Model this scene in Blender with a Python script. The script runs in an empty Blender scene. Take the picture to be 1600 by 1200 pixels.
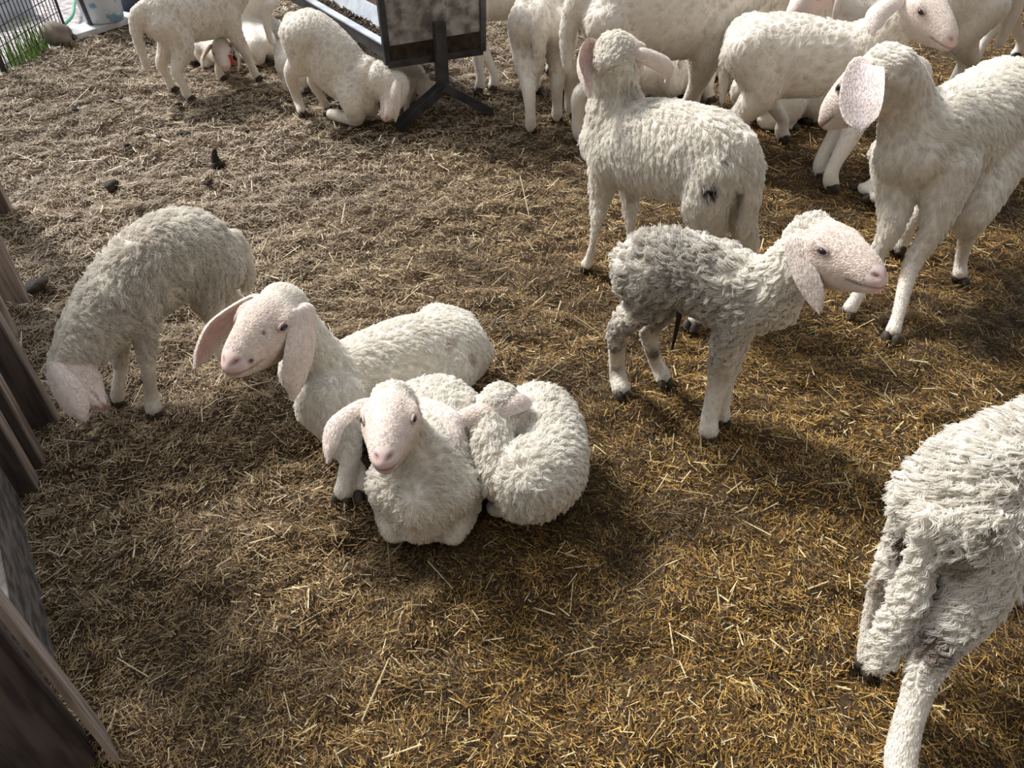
import bpy, math, random
import numpy as np
from mathutils import Vector, Matrix
from mathutils.kdtree import KDTree
from mathutils.bvhtree import BVHTree

FUR = 0.85       # fleece density
STRAW = 1.0      # straw density
scene = bpy.context.scene
COL = scene.collection

# ------------------------------------------------------------------ camera
CAM_H, PITCH, FPX = 1.2, math.radians(40.0), 1200.0
cam_data = bpy.data.cameras.new('camera')
cam_data.sensor_fit = 'HORIZONTAL'
cam_data.sensor_width = 36.0
cam_data.lens = 36.0 * FPX / 1600.0
cam_data.clip_start = 0.02
cam = bpy.data.objects.new('camera', cam_data)
COL.objects.link(cam)
cam.location = (0, 0, CAM_H)
cam.rotation_euler = (math.pi / 2 - PITCH, 0, 0)
scene.camera = cam

# ------------------------------------------------------------------ world, sun, exposure
world = bpy.data.worlds.new('world')
scene.world = world
world.use_nodes = True
wn, wl = world.node_tree.nodes, world.node_tree.links
wn.clear()
w_out = wn.new('ShaderNodeOutputWorld')
w_bg = wn.new('ShaderNodeBackground')
w_tc = wn.new('ShaderNodeTexCoord')
w_dot = wn.new('ShaderNodeVectorMath'); w_dot.operation = 'DOT_PRODUCT'
w_dot.inputs[1].default_value = (-0.25, 0.80, 0.55)
w_rmp = wn.new('ShaderNodeValToRGB')
w_rmp.color_ramp.elements[0].position = 0.0
w_rmp.color_ramp.elements[0].color = (0.25, 0.205, 0.155, 1)
w_rmp.color_ramp.elements[1].position = 1.0
w_rmp.color_ramp.elements[1].color = (1.0, 1.08, 1.2, 1)
w_map = wn.new('ShaderNodeMapRange')
w_map.inputs['From Min'].default_value = -0.5
w_map.inputs['From Max'].default_value = 0.9
wl.new(w_tc.outputs['Generated'], w_dot.inputs[0])
wl.new(w_dot.outputs['Value'], w_map.inputs['Value'])
wl.new(w_map.outputs['Result'], w_rmp.inputs['Fac'])
wl.new(w_rmp.outputs['Color'], w_bg.inputs['Color'])
w_bg.inputs['Strength'].default_value = 0.85
wl.new(w_bg.outputs['Background'], w_out.inputs['Surface'])

sun_d = bpy.data.lights.new('sun', 'SUN')
sun_d.energy = 5.6
sun_d.angle = math.radians(14)
sun_d.color = (1.0, 0.975, 0.935)
sun = bpy.data.objects.new('sun', sun_d)
COL.objects.link(sun)
sun.location = (-2, 5, 5)
sun.rotation_euler = Vector((0.60, -0.52, -0.78)).to_track_quat('-Z', 'Y').to_euler()

scene.view_settings.view_transform = 'Standard'
scene.view_settings.look = 'None'
scene.view_settings.gamma = 1.0
scene.view_settings.use_curve_mapping = False
scene.view_settings.exposure = 0.0

# ------------------------------------------------------------------ pixel helpers (1600 x 1200 frame)
CP, SP = math.cos(PITCH), math.sin(PITCH)
CAMP = np.array((0, 0, CAM_H))


def ray(px, py):
    a, b = px - 800.0, 600.0 - py
    return np.array((a, CP * FPX + SP * b, -SP * FPX + CP * b)) / FPX


def ground(px, py, z=0.0):
    d = ray(px, py)
    return CAMP + d * ((z - CAM_H) / d[2])


def on_ray(px, py, parent, length, sign):
    """point on the sight line at the bone's length from its parent joint (sign -1 nearer, +1 farther)"""
    d = ray(px, py); n2 = d @ d
    oc = CAMP - parent
    b = (d @ oc) / n2
    disc = b * b - ((oc @ oc) - length * length) / n2
    t = -b + (sign * math.sqrt(disc) if disc > 0 else 0.0)
    return CAMP + d * t


def unit(v):
    v = np.asarray(v, float)
    return v / (np.linalg.norm(v) + 1e-12)


# ------------------------------------------------------------------ noise
def _hash(ix, iy, iz):
    h = (ix.astype(np.int64) * 374761393 + iy.astype(np.int64) * 668265263 + iz.astype(np.int64) * 2147483647 + 1013904223) & 0xFFFFFFFF
    h = ((h ^ (h >> 13)) * 1274126177) & 0xFFFFFFFF
    h = ((h ^ (h >> 16)) * 2246822519) & 0xFFFFFFFF
    return ((h ^ (h >> 15)) & 0xFFFFFF) / float(0xFFFFFF)


def vnoise(p, scale=1.0, seed=0):
    p = np.asarray(p, float) * scale + seed * 17.31
    i = np.floor(p).astype(np.int64); f = p - i
    f = f * f * (3 - 2 * f)
    r = 0
    for dx in (0, 1):
        for dy in (0, 1):
            for dz in (0, 1):
                w = (f[:, 0] if dx else 1 - f[:, 0]) * (f[:, 1] if dy else 1 - f[:, 1]) * (f[:, 2] if dz else 1 - f[:, 2])
                r = r + w * _hash(i[:, 0] + dx, i[:, 1] + dy, i[:, 2] + dz)
    return r


def p3(x, y):
    return np.stack([x, y, np.zeros_like(x)], 1)


def height(x, y):
    p = p3(np.asarray(x, float), np.asarray(y, float))
    h = 0.020 * (vnoise(p, 5.0, 1) - 0.5) + 0.034 * (vnoise(p, 13.0, 2) - 0.5) + 0.026 * (vnoise(p, 27.0, 3) - 0.5)
    return h - 0.006


# ------------------------------------------------------------------ materials
def new_mat(name):
    m = bpy.data.materials.new(name); m.use_nodes = True
    nt = m.node_tree
    return m, nt.nodes, nt.links, nt.nodes['Principled BSDF']


def plain(name, col, rough=0.7, spec=0.3, noise=0.0, nscale=20.0, col2=None, bump=0.0, stretch=(1, 1, 1), metallic=0.0):
    m, N, L, b = new_mat(name)
    b.inputs['Base Color'].default_value = (*col, 1)
    b.inputs['Roughness'].default_value = rough
    b.inputs['Specular IOR Level'].default_value = spec
    b.inputs['Metallic'].default_value = metallic
    if col2 is not None or bump:
        tc = N.new('ShaderNodeTexCoord'); mp = N.new('ShaderNodeMapping')
        mp.inputs['Scale'].default_value = stretch
        nz = N.new('ShaderNodeTexNoise'); nz.inputs['Scale'].default_value = nscale; nz.inputs['Detail'].default_value = 6
        L.new(tc.outputs['Object'], mp.inputs['Vector']); L.new(mp.outputs['Vector'], nz.inputs['Vector'])
        if col2 is not None:
            r = N.new('ShaderNodeValToRGB')
            r.color_ramp.elements[0].position = 0.38; r.color_ramp.elements[1].position = 0.62
            r.color_ramp.elements[0].color = (*col, 1); r.color_ramp.elements[1].color = (*col2, 1)
            L.new(nz.outputs['Fac'], r.inputs['Fac']); L.new(r.outputs['Color'], b.inputs['Base Color'])
        if bump:
            bp = N.new('ShaderNodeBump'); bp.inputs['Strength'].default_value = bump; bp.inputs['Distance'].default_value = 0.01
            L.new(nz.outputs['Fac'], bp.inputs['Height']); L.new(bp.outputs['Normal'], b.inputs['Normal'])
    return m


def attr_mat(name, rough=0.8, transl=0.0, spec=0.2, sss=0.0):
    m, N, L, b = new_mat(name)
    at = N.new('ShaderNodeAttribute'); at.attribute_name = 'Col'
    if transl:
        N.remove(b)
        d = N.new('ShaderNodeBsdfDiffuse'); t = N.new('ShaderNodeBsdfTranslucent'); mx = N.new('ShaderNodeMixShader')
        mx.inputs[0].default_value = transl
        L.new(at.outputs['Color'], d.inputs['Color']); L.new(at.outputs['Color'], t.inputs['Color'])
        L.new(d.outputs[0], mx.inputs[1]); L.new(t.outputs[0], mx.inputs[2])
        L.new(mx.outputs[0], N['Material Output'].inputs['Surface'])
    else:
        L.new(at.outputs['Color'], b.inputs['Base Color'])
        b.inputs['Roughness'].default_value = rough
        b.inputs['Specular IOR Level'].default_value = spec
        if sss:
            b.inputs['Subsurface Weight'].default_value = sss
            b.inputs['Subsurface Radius'].default_value = (0.012, 0.006, 0.004)
            b.inputs['Subsurface Scale'].default_value = 1.0
    return m


M_SKIN = attr_mat('lamb_skin', 0.75, 0.0, 0.15)
M_WOOL = attr_mat('lamb_wool', transl=0.42)
M_STRAW = attr_mat('straw', 0.48, 0.0, 0.35)
M_HOOF = plain('hoof_horn', (0.035, 0.028, 0.022), 0.6, 0.3, col2=(0.08, 0.06, 0.045), nscale=60)
M_EYE = plain('eye_dark', (0.012, 0.012, 0.018), 0.08, 0.6)
M_LID = plain('eyelid_skin', (0.50, 0.36, 0.32), 0.6, 0.2)


# ------------------------------------------------------------------ object helpers
def link(o, parent=None):
    COL.objects.link(o)
    if parent is not None:
        o.parent = parent
    return o


def tag(o, label=None, cat=None, group=None, kind=None):
    if label: o['label'] = label
    if cat: o['category'] = cat
    if group: o['group'] = group
    if kind: o['kind'] = kind
    return o


def empty(name, loc):
    o = bpy.data.objects.new(name, None)
    o.empty_display_size = 0.1
    o.location = loc
    return link(o)


def mesh_np(name, V, F, mat=None, parent=None, smooth=True, col=None):
    """V (n,3) array, F list of index tuples or (m,k) array"""
    me = bpy.data.meshes.new(name)
    V = np.asarray(V, np.float32)
    if isinstance(F, np.ndarray):
        k = F.shape[1]
        me.vertices.add(len(V)); me.vertices.foreach_set('co', V.ravel())
        me.loops.add(F.size); me.loops.foreach_set('vertex_index', F.ravel().astype(np.int32))
        me.polygons.add(len(F))
        me.polygons.foreach_set('loop_start', (np.arange(len(F)) * k).astype(np.int32))
        me.update(calc_edges=True)
    else:
        me.from_pydata([tuple(v) for v in V], [], [tuple(f) for f in F]); me.update()
    if smooth:
        me.polygons.foreach_set('use_smooth', np.ones(len(me.polygons), bool))
    if col is not None:
        a = me.attributes.new('Col', 'FLOAT_COLOR', 'POINT')
        c4 = np.ones((len(V), 4), np.float32); c4[:, :3] = col
        a.data.foreach_set('color', c4.ravel())
    if mat: me.materials.append(mat)
    return link(bpy.data.objects.new(name, me), parent)


class MB:
    """collects simple solids and links them as one mesh object"""
    def __init__(s): s.V, s.F = [], []

    def add(s, V, F):
        o = len(s.V); s.V += [tuple(v) for v in V]; s.F += [tuple(i + o for i in f) for f in F]; return s

    def hexa(s, c8):
        return s.add(c8, [(0, 3, 2, 1), (4, 5, 6, 7), (0, 1, 5, 4), (1, 2, 6, 5), (2, 3, 7, 6), (3, 0, 4, 7)])

    def bar(s, a, b, w, h, side=None):
        """box beam from a to b, w along side, h across"""
        a, b = np.array(a, float), np.array(b, float); d = unit(b - a)
        side = np.array(side if side is not None else ((0, 0, 1) if abs(d[2]) < 0.9 else (1, 0, 0)), float)
        u = unit(side - d * (side @ d)); v = np.cross(d, u)
        q = [(-1, -1), (1, -1), (1, 1), (-1, 1)]
        return s.hexa([a + u * i * w / 2 + v * j * h / 2 for i, j in q] + [b + u * i * w / 2 + v * j * h / 2 for i, j in q])

    def tube(s, pts, rad, n=12):
        V, F, _ = loft([np.array(p, float) for p in pts], rad, rad, n=n, m=None)
        return s.add(V, F)

    def build(s, name, mat, parent=None, smooth=False, bevel=0.0, origin=None):
        V = np.array(s.V, float)
        if origin is not None: V = V - np.array(origin, float)
        o = mesh_np(name, V, s.F, mat, parent, smooth)
        if bevel:
            b = o.modifiers.new('bevel', 'BEVEL'); b.width = bevel; b.segments = 2; b.limit_method = 'ANGLE'
        return o


# ------------------------------------------------------------------ lofted tubes
def catmull(P, m):
    P = np.asarray(P, float); n = len(P)
    t = np.linspace(0, n - 1, m)
    i = np.clip(np.floor(t).astype(int), 0, n - 2); f = (t - i)[:, None]
    Q = np.vstack([2 * P[0] - P[1], P, 2 * P[-1] - P[-2]])
    a, b, c, d = Q[i], Q[i + 1], Q[i + 2], Q[i + 3]
    return 0.5 * ((2 * b) + (c - a) * f + (2 * a - 5 * b + 4 * c - d) * f ** 2 + (3 * b - a - 3 * c + d) * f ** 3)


def loft(pts, rw, rh, n=18, m=None, up=(0, 0, 1), power=2.0, cap=True):
    """closed tube; rw half width (across), rh half height; returns verts, faces, u in 0..1"""
    pts = np.array(pts, float); rw = np.array(rw, float) * np.ones(len(pts)); rh = np.array(rh, float) * np.ones(len(pts))
    if m:
        X = catmull(np.hstack([pts, rw[:, None], rh[:, None]]), m)
        pts, rw, rh = X[:, :3], np.maximum(X[:, 3], 1e-3), np.maximum(X[:, 4], 1e-3)
    k = len(pts)
    T = np.gradient(pts, axis=0); T /= np.linalg.norm(T, axis=1)[:, None] + 1e-12
    up = np.array(up, float)
    if up.ndim == 1: up = np.tile(up, (k, 1))
    S = np.cross(up, T)
    bad = np.linalg.norm(S, axis=1) < 0.15
    if bad.any(): S[bad] = np.cross(np.array((1.0, 0.2, 0)), T[bad])
    S /= np.linalg.norm(S, axis=1)[:, None]
    for i in range(1, k):
        if S[i] @ S[i - 1] < 0: S[i] = -S[i]
    U = np.cross(T, S)
    if cap:   # rounded ends
        def end(i, sg):
            out = []
            for a in (30, 60, 82):
                a = math.radians(a)
                r = min(rw[i], rh[i])
                out.append((pts[i] + sg * T[i] * r * 0.8 * math.sin(a), rw[i] * math.cos(a), rh[i] * math.cos(a), S[i], U[i]))
            return out
        rows = end(0, -1)[::-1] + [(pts[i], rw[i], rh[i], S[i], U[i]) for i in range(k)] + end(k - 1, 1)
        uu = [0] * 3 + list(np.linspace(0, 1, k)) + [1] * 3
    else:
        rows = [(pts[i], rw[i], rh[i], S[i], U[i]) for i in range(k)]; uu = list(np.linspace(0, 1, k))
    a = np.linspace(0, 2 * np.pi, n, endpoint=False)
    ca, sa = np.cos(a), np.sin(a)
    ca = np.sign(ca) * np.abs(ca) ** (2 / power); sa = np.sign(sa) * np.abs(sa) ** (2 / power)
    V = np.vstack([p + np.outer(ca * w, s_) + np.outer(sa * h, u_) for p, w, h, s_, u_ in rows])
    R = len(rows); F = []
    for i in range(R - 1):
        for j in range(n):
            j2 = (j + 1) % n
            F.append((i * n + j, i * n + j2, (i + 1) * n + j2, (i + 1) * n + j))
    F.append(tuple(range(n))[::-1]); F.append(tuple((R - 1) * n + j for j in range(n)))
    return V, F, np.repeat(uu, n)


# ------------------------------------------------------------------ the lamb builder
PART = {'torso': 0, 'neck': 1, 'head': 2, 'legf': 3, 'legh': 4, 'tail': 5, 'ear': 6}

STAND_TORSO = [(-.285, .405, .045, .06), (-.25, .40, .092, .105), (-.17, .395, .112, .125), (-.04, .38, .118, .13),
               (.09, .378, .112, .135), (.18, .39, .098, .135), (.25, .405, .075, .105), (.285, .41, .04, .06)]
LIE_TORSO = [(-.27, .12, .06, .07), (-.24, .13, .11, .11), (-.16, .145, .138, .135), (-.04, .145, .142, .14),
             (.09, .15, .128, .145), (.18, .165, .108, .15), (.25, .18, .08, .12), (.285, .19, .04, .06)]
LEG_F = [(.19, .050, .36, .066), (.185, .060, .265, .046), (.195, .058, .155, .029), (.192, .055, .085, .021), (.195, .055, .045, .023), (.205, .055, .02, .024)]
LEG_H = [(-.19, .055, .38, .08), (-.135, .066, .275, .064), (-.20, .062, .19, .038), (-.238, .058, .155, .027), (-.228, .057, .08, .021), (-.225, .057, .045, .023), (-.212, .057, .02, .024)]
LIE_F = [(.17, .065, .17, .08), (.13, .095, .085, .05), (.235, .075, .045, .036), (.18, .08, .025, .023), (.13, .09, .022, .022)]
LIE_H = [(-.15, .10, .15, .10), (-.03, .135, .10, .075), (-.17, .15, .05, .04), (-.10, .16, .03, .026), (-.02, .165, .022, .022)]
FW = {6: [0, .12, .6, .9, 1, 1], 7: [0, .18, .55, .75, 1, 1, 1], 5: [0, 0, 0, 0, 0]}

HEAD_RINGS = [  # u, half width, top, bottom  (head length 1 = poll to nose)
    (-.10, .10, .10, -.16), (.00, .20, .22, -.26), (.12, .265, .285, -.32), (.26, .29, .30, -.35), (.40, .27, .285, -.355),
    (.55, .225, .25, -.325), (.70, .180, .20, -.28), (.82, .155, .140, -.245), (.90, .136, .085, -.225), (.96, .108, .030, -.20), (1.0, .078, -.02, -.17), (1.02, .04, -.06, -.13)]

SHEEP = []


def build_lamb(name, label, cat, c, th, s=1.0, pose='stand', feet=None, torso=None, lean=0.0, dz=None,
               neck=None, nose=None, headlen=.215, headup=(0, 0, 1), ears=None, earlen=.155, earw=.062, tail='hang',
               legs=None, voxel=.006, wool=.02, hairs=16000, curl=.25, clump=None, seed=1, lift=.35, tint=(.90, .865, .80),
               dirt=None, spots=(), hide=(), eyes=True, hair_r=.00072, lenf=1.0, extra=None, face=(.84, .76, .70), lock=.6,  torso_pitch=0.0, group='flock of lambs in the barn'):
    rng = np.random.default_rng(seed)
    C = ground(*c) if len(c) == 2 else np.array(c, float)
    C = np.array((C[0], C[1], 0.0))
    t = math.radians(th)
    h, l, z = np.array((math.cos(t), math.sin(t), 0)), np.array((-math.sin(t), math.cos(t), 0)), np.array((0, 0, 1.0))

    def W(x, y, zz): return C + s * (x * h + y * l + zz * z)

    def R(spec, prev=None):
        k = spec[0]
        if k == 'g': return ground(*spec[1:])
        if k == 'b': return on_ray(spec[1], spec[2], prev, spec[3] * s, spec[4])
        if k == 'w': return np.array(spec[1:], float)
        if k == 'p':   # on the animal's own lengthwise plane, shifted sideways
            d = ray(spec[1], spec[2]); off = (spec[3] if len(spec) > 3 else 0) * s
            tt = (off - (CAMP - C) @ l) / (d @ l)
            return CAMP + d * tt
        return W(*spec)

    def RAD(r, p):   # ('x', pixels) = apparent radius of the woolly outline
        if isinstance(r, tuple):
            zc = (p - CAMP) @ np.array((0, CP, -SP))
            return max(r[1] * zc / FPX - (r[2] if len(r) > 2 else .4 * wool), .006)
        return r * s

    Vs, Fs, tags, us, flows = [], [], [], [], []

    def put(V, F, u, part, flow):
        o = sum(len(v) for v in Vs)
        Vs.append(V); Fs.extend(tuple(i + o for i in f) for f in F)
        tags.append(np.full(len(V), PART[part])); us.append(np.asarray(u, float))
        fl = np.asarray(flow, float)
        flows.append(np.tile(fl, (len(V), 1)) if fl.ndim == 1 else fl)

    # torso
    tt = list(torso or (STAND_TORSO if pose == 'stand' else LIE_TORSO))
    pr = math.radians(torso_pitch)
    P, rw, rh = [], [], []
    for i, q in enumerate(tt):
        if q[0] in ('c', 'z'):   # ('c', px, py, r_px[, flat]) on the animal's plane; ('z', px, py, height, r_px[, flat]) at a known height
            if q[0] == 'c': pp_ = R(('p', q[1], q[2])); rp, fl_ = q[3], (q[4] if len(q) > 4 else .92)
            else: pp_ = ground(q[1], q[2], q[3]); rp, fl_ = q[4], (q[5] if len(q) > 5 else .95)
            r_ = RAD(('x', rp), pp_) / s
            P.append(pp_); rw.append(r_ * fl_ * s); rh.append(r_ * s)
            continue
        if len(q) == 4: x, zz, a, b = q; y = 0
        else: x, y, zz, a, b = q
        if dz: zz = zz + dz[i]
        if pr:
            hx, hz = -.2, .40
            X, Z = x - hx, zz - hz
            x, zz = hx + X * math.cos(pr) - Z * math.sin(pr), hz + X * math.sin(pr) + Z * math.cos(pr)
        P.append(W(x * lenf, y, zz)); rw.append(a * s); rh.append(b * s)
    V, F, u = loft(P, rw, rh, n=30, m=26)
    put(V, F, u, 'torso', -0.55 * h - 0.85 * z)

    # legs
    lt = {'fl': (LEG_F if pose == 'stand' else LIE_F, 1), 'fr': (LEG_F if pose == 'stand' else LIE_F, -1),
          'hl': (LEG_H if pose == 'stand' else LIE_H, 1), 'hr': (LEG_H if pose == 'stand' else LIE_H, -1)}
    ends = []
    for key, (tmpl, sg) in lt.items():
        if key in hide: continue
        if legs and key in legs:
            pts, rr, prev = [], [], None
            for sp, r in legs[key]:
                prev = R(sp, prev); pts.append(prev); rr.append(RAD(r, prev))
        else:
            pts = [W(x * (lenf if pose != 'stand' else .5 + .5 * lenf), y * sg, zz) for x, y, zz, r in tmpl]; rr = [r * s for *_, r in tmpl]
            if pr and key[0] == 'f':
                pass
            if feet and key in feet:
                d = R(feet[key]) - pts[-1]; d[2] = 0
                pts = [p + d * w for p, w in zip(pts, FW[len(pts)])]
        V, F, u = loft(pts, rr, rr, n=16, m=22, up=h + 0.3 * l)
        dn = unit(pts[-1] - pts[0])
        put(V, F, u, 'legf' if key[0] == 'f' else 'legh', 0.8 * dn - 0.5 * z - 0.3 * h)
        a, b = np.array(pts[-1]), np.array(pts[-2])
        ends.append((a, unit(a - b), key))

    # neck and poll
    nb = W(.19, 0, .41) if pose == 'stand' else W(.19, 0, .19)
    npts, nr, prev = [nb], [.105 * s], nb
    if neck and neck[0][0][0] == 'base':
        nb = prev = R(neck[0][0][1]); npts = [nb]; nr = [RAD(neck[0][1], nb)]; neck = neck[1:]
    for sp, r in (neck or ([((.30, 0, .50), .085), ((.37, 0, .60), .068)] if pose == 'stand' else [((.22 * lenf, .02, .25), .085), ((.24 * lenf, .07, .30), .07)])):
        prev = R(sp, prev); npts.append(prev); nr.append(RAD(r, prev))
    poll = npts[-1]
    HL = headlen * s
    nz = R(nose or ((.56, 0, .56) if pose == 'stand' else (.16 * lenf, .24, .20)), None) if not (nose and nose[0] == 'b') else on_ray(nose[1], nose[2], poll, HL, nose[3])
    hx = unit(nz - poll)
    hu = np.array(headup, float); hz = unit(hu - hx * (hu @ hx)); hy = np.cross(hz, hx)
    V, F, u = loft(npts + [poll + hx * HL * .12 - hz * HL * .05], nr + [nr[-1] * .85], nr + [nr[-1] * .9], n=22, m=18, up=hz if abs(hz[2]) < .5 else z)
    nd = unit(npts[0] - npts[-1])
    put(V, F, u, 'neck', 0.8 * nd - 0.6 * z)

    def HD(u_, v_, w_): return poll + HL * (hx * u_ + hy * v_ + hz * w_)
    X = catmull(np.array(HEAD_RINGS), 30)
    pts = [HD(q[0], 0, (q[2] + q[3]) / 2) for q in X]
    n = 26; rows = []
    for q in X:
        a = np.linspace(0, 2 * np.pi, n, endpoint=False)
        top, bot = q[2], q[3]; mid = (top + bot) / 2; hh = (top - bot) / 2
        wid = q[1] * np.where(np.sin(a) < 0, 1 - 0.22 * np.abs(np.sin(a)), 1 - 0.05 * np.sin(a))
        rows.append(np.array([HD(q[0], wid[j] * math.cos(a[j]), mid + hh * math.sin(a[j])) for j in range(n)]))
    V = np.vstack(rows); F = []
    for i in range(len(rows) - 1):
        for j in range(n):
            j2 = (j + 1) % n
            F.append((i * n + j, i * n + j2, (i + 1) * n + j2, (i + 1) * n + j))
    F.append(tuple(range(n))[::-1]); F.append(tuple((len(rows) - 1) * n + j for j in range(n)))
    put(V, F, np.repeat(X[:, 0], n), 'head', -hx * 0.9 - z * 0.35)
    # woolly top-knot
    V, F, u = loft([HD(-.12, 0, .02), HD(.05, 0, .12), HD(.2, 0, .14)], [.17 * HL, .22 * HL, .16 * HL], [.14 * HL, .2 * HL, .15 * HL], n=16, m=8, up=hz)
    put(V, F, np.full(len(V), .05), 'head', -hx * 0.9 - z * 0.35)
    # brow ridge bumps
    for sg in (1, -1):
        V, F, u = loft([HD(.27, sg * .2, .17), HD(.36, sg * .235, .155), HD(.46, sg * .2, .10)], [.05 * HL] * 3, [.05 * HL] * 3, n=10, m=6, up=hz)
        put(V, F, np.full(len(V), .4), 'head', -hx)

    # tail
    if tail:
        if tail == 'hang':
            e_ = .27 * (1 - lenf); tp = [((-.26 + e_, 0, .45), .035), ((-.315 + e_, 0, .42), .032), ((-.335 + e_, 0, .33), .028), ((-.33 + e_, 0, .22), .020)]
        elif tail == 'short':
            tp = [((-.26, 0, .45), .035), ((-.31, 0, .42), .032), ((-.325, 0, .35), .024)]
        elif tail == 'lie':
            tp = [((-.24 * lenf, 0, .17), .035), ((-.285 * lenf, .03, .09), .03), ((-.26 * lenf, .07, .035), .022)]
        else: tp = tail
        pts, prev = [], None
        for sp, r in tp:
            prev = R(sp, prev); pts.append(prev)
        trr = [RAD(r, p) for (_, r), p in zip(tp, pts)]
        V, F, u = loft(pts, trr, trr, n=12, m=14, up=h)
        put(V, F, u, 'tail', unit(pts[-1] - pts[0]) * .7 - z * .5)
    for ex in (extra or []):
        pts, prev = [], None
        for sp, r in ex:
            prev = R(sp, prev); pts.append(prev)
        V, F, u = loft(pts, [r * s for _, r in ex], [r * s for _, r in ex], n=18, m=12, up=l)
        put(V, F, u * 0 + .5, 'torso', -0.4 * h - 0.9 * z)

    SV = np.vstack(Vs); ST = np.concatenate(tags); SU = np.concatenate(us); SF = np.vstack(flows)
    if pose != 'float':
        SV[:, 2] = np.maximum(SV[:, 2], 0.004)
    tmp = mesh_np('tmp', SV - C, Fs)
    md = tmp.modifiers.new('r', 'REMESH'); md.mode = 'VOXEL'; md.voxel_size = voxel; md.adaptivity = 0
    dg = bpy.context.evaluated_depsgraph_get(); dg.update()
    me = bpy.data.meshes.new_from_object(tmp.evaluated_get(dg))
    bpy.data.meshes.remove(tmp.data)
    nv = len(me.vertices); B = np.empty(nv * 3, np.float32); me.vertices.foreach_get('co', B); B = B.reshape(-1, 3).astype(float)
    ne = len(me.edges); E = np.empty(ne * 2, np.int32); me.edges.foreach_get('vertices', E); E = E.reshape(-1, 2)
    kd = KDTree(len(SV))
    for i, p in enumerate(SV - C): kd.insert(p, i)
    kd.balance()
    near = np.array([kd.find(p)[1] for p in B])
    pt, pu, pf = ST[near], SU[near], SF[near]
    # smooth the joins (legs and head keep their shape better)
    deg = np.bincount(E.ravel(), minlength=nv)[:, None].clip(1)
    wgt = np.where(pt == 2, .3, np.where((pt == 3) | (pt == 4), np.where(pu < .38, .6, .2), .6))[:, None]
    for it in range(max(8, int(16 * .006 / voxel))):
        A = np.zeros((nv, 3)); np.add.at(A, E[:, 0], B[E[:, 1]]); np.add.at(A, E[:, 1], B[E[:, 0]])
        B = B + wgt * (A / deg - B)
    Fq = np.empty(len(me.polygons) * 4, np.int32)
    if len(me.loops) == len(me.polygons) * 4:
        me.loops.foreach_get('vertex_index', Fq); Fq = Fq.reshape(-1, 4)
    else:
        Fq = np.array([tuple(p.vertices)[:4] for p in me.polygons if len(p.vertices) == 4])
    bpy.data.meshes.remove(me)

    # sculpt the muzzle: nostrils and mouth line
    Hc = (B + C - poll) @ np.stack([hx, hy, hz], 1) / HL
    col = np.tile(np.array(tint), (nv, 1))
    isface = (pt == 2) & (Hc[:, 0] > .18)
    ff = np.clip((Hc[:, 0] - .12) / .25, 0, 1)[:, None] * (pt == 2)[:, None]
    col = col * (1 - ff) + np.array(face) * ff
    pink = np.array((.70, .50, .47))
    nf = (.75 * np.clip((Hc[:, 0] - .86) / .10, 0, 1) ** 1.5)[:, None] * (pt == 2)[:, None]
    col = col * (1 - nf) + pink * nf
    nrm_dir = unit(hx)
    for sg in (1, -1):
        q1 = (Hc[:, 1] * sg - .062) * .8 + (Hc[:, 2] + .015) * .6; q2 = -(Hc[:, 1] * sg - .062) * .6 + (Hc[:, 2] + .015) * .8
        dd = np.sqrt(((Hc[:, 0] - .955) / .05) ** 2 + (q1 / .036) ** 2 + (q2 / .017) ** 2)
        k = np.exp(-dd ** 2) * (pt == 2)
        B -= (k * .035 * HL)[:, None] * (hx * .7 + hy * sg * .5)
        col = col * (1 - .85 * k[:, None]) + np.array((.20, .09, .085)) * .85 * k[:, None]
    # mouth: a line running back from the lip
    mz = -.115 - .05 * np.clip(Hc[:, 0] - .78, 0, 1) + .10 * np.clip(.80 - Hc[:, 0], 0, .3)
    k = np.exp(-((Hc[:, 2] - mz) / .013) ** 2) * np.clip((Hc[:, 0] - .68) / .05, 0, 1) * (pt == 2)
    cen = (B - (poll - C) - hx * HL * .85 + hz * HL * .1)
    B -= (k * .018 * HL)[:, None] * np.apply_along_axis(lambda v: v / (np.linalg.norm(v) + 1e-9), 1, cen) if k.any() else 0
    col = col * (1 - .75 * k[:, None]) + np.array((.22, .10, .09)) * .75 * k[:, None]
    # pink skin about the eye
    for sg in (1, -1):
        dd = ((Hc[:, 0] - .40) / .10) ** 2 + ((Hc[:, 2] - .085) / .075) ** 2
        k = (np.exp(-dd * 1.6) * (pt == 2) * (Hc[:, 1] * sg > .08))[:, None]
        col = col * (1 - .4 * k) + np.array((.66, .50, .46)) * .4 * k

    # hair length per vertex
    L = np.full(nv, wool)
    L[pt == 1] = wool * .9
    hd = pt == 2
    L[hd] = np.where(Hc[hd, 0] < .12, wool * .55, np.maximum(.004, wool * .5 * np.clip(1 - (Hc[hd, 0] - .12) / .2, 0, 1)))
    L[hd & (Hc[:, 0] > .9)] = .0015
    lg = (pt == 3) | (pt == 4)
    L[lg] = np.maximum(.0045, wool * .85 * np.clip(1 - (pu[lg] - .28) / .35, 0.25, 1))
    L[pt == 5] = wool * .8
    part_all, u_all = pt, pu

    # normals
    def normals(Vx, Fx):
        nn = np.zeros_like(Vx); q = np.cross(Vx[Fx[:, 2]] - Vx[Fx[:, 0]], Vx[Fx[:, 3]] - Vx[Fx[:, 1]])
        for kk in range(4): np.add.at(nn, Fx[:, kk], q)
        return nn / (np.linalg.norm(nn, axis=1)[:, None] + 1e-12)
    bvh = BVHTree.FromPolygons([tuple(v) for v in B], [tuple(f) for f in Fq.tolist()])

    # ears
    earV, earF, earC, earFl = [], [], [], []
    ears = dict(ears or {})
    ears.setdefault('l', ('h', .08, .72, -.42)); ears.setdefault('r', ('h', .08, -.72, -.42))
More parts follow.
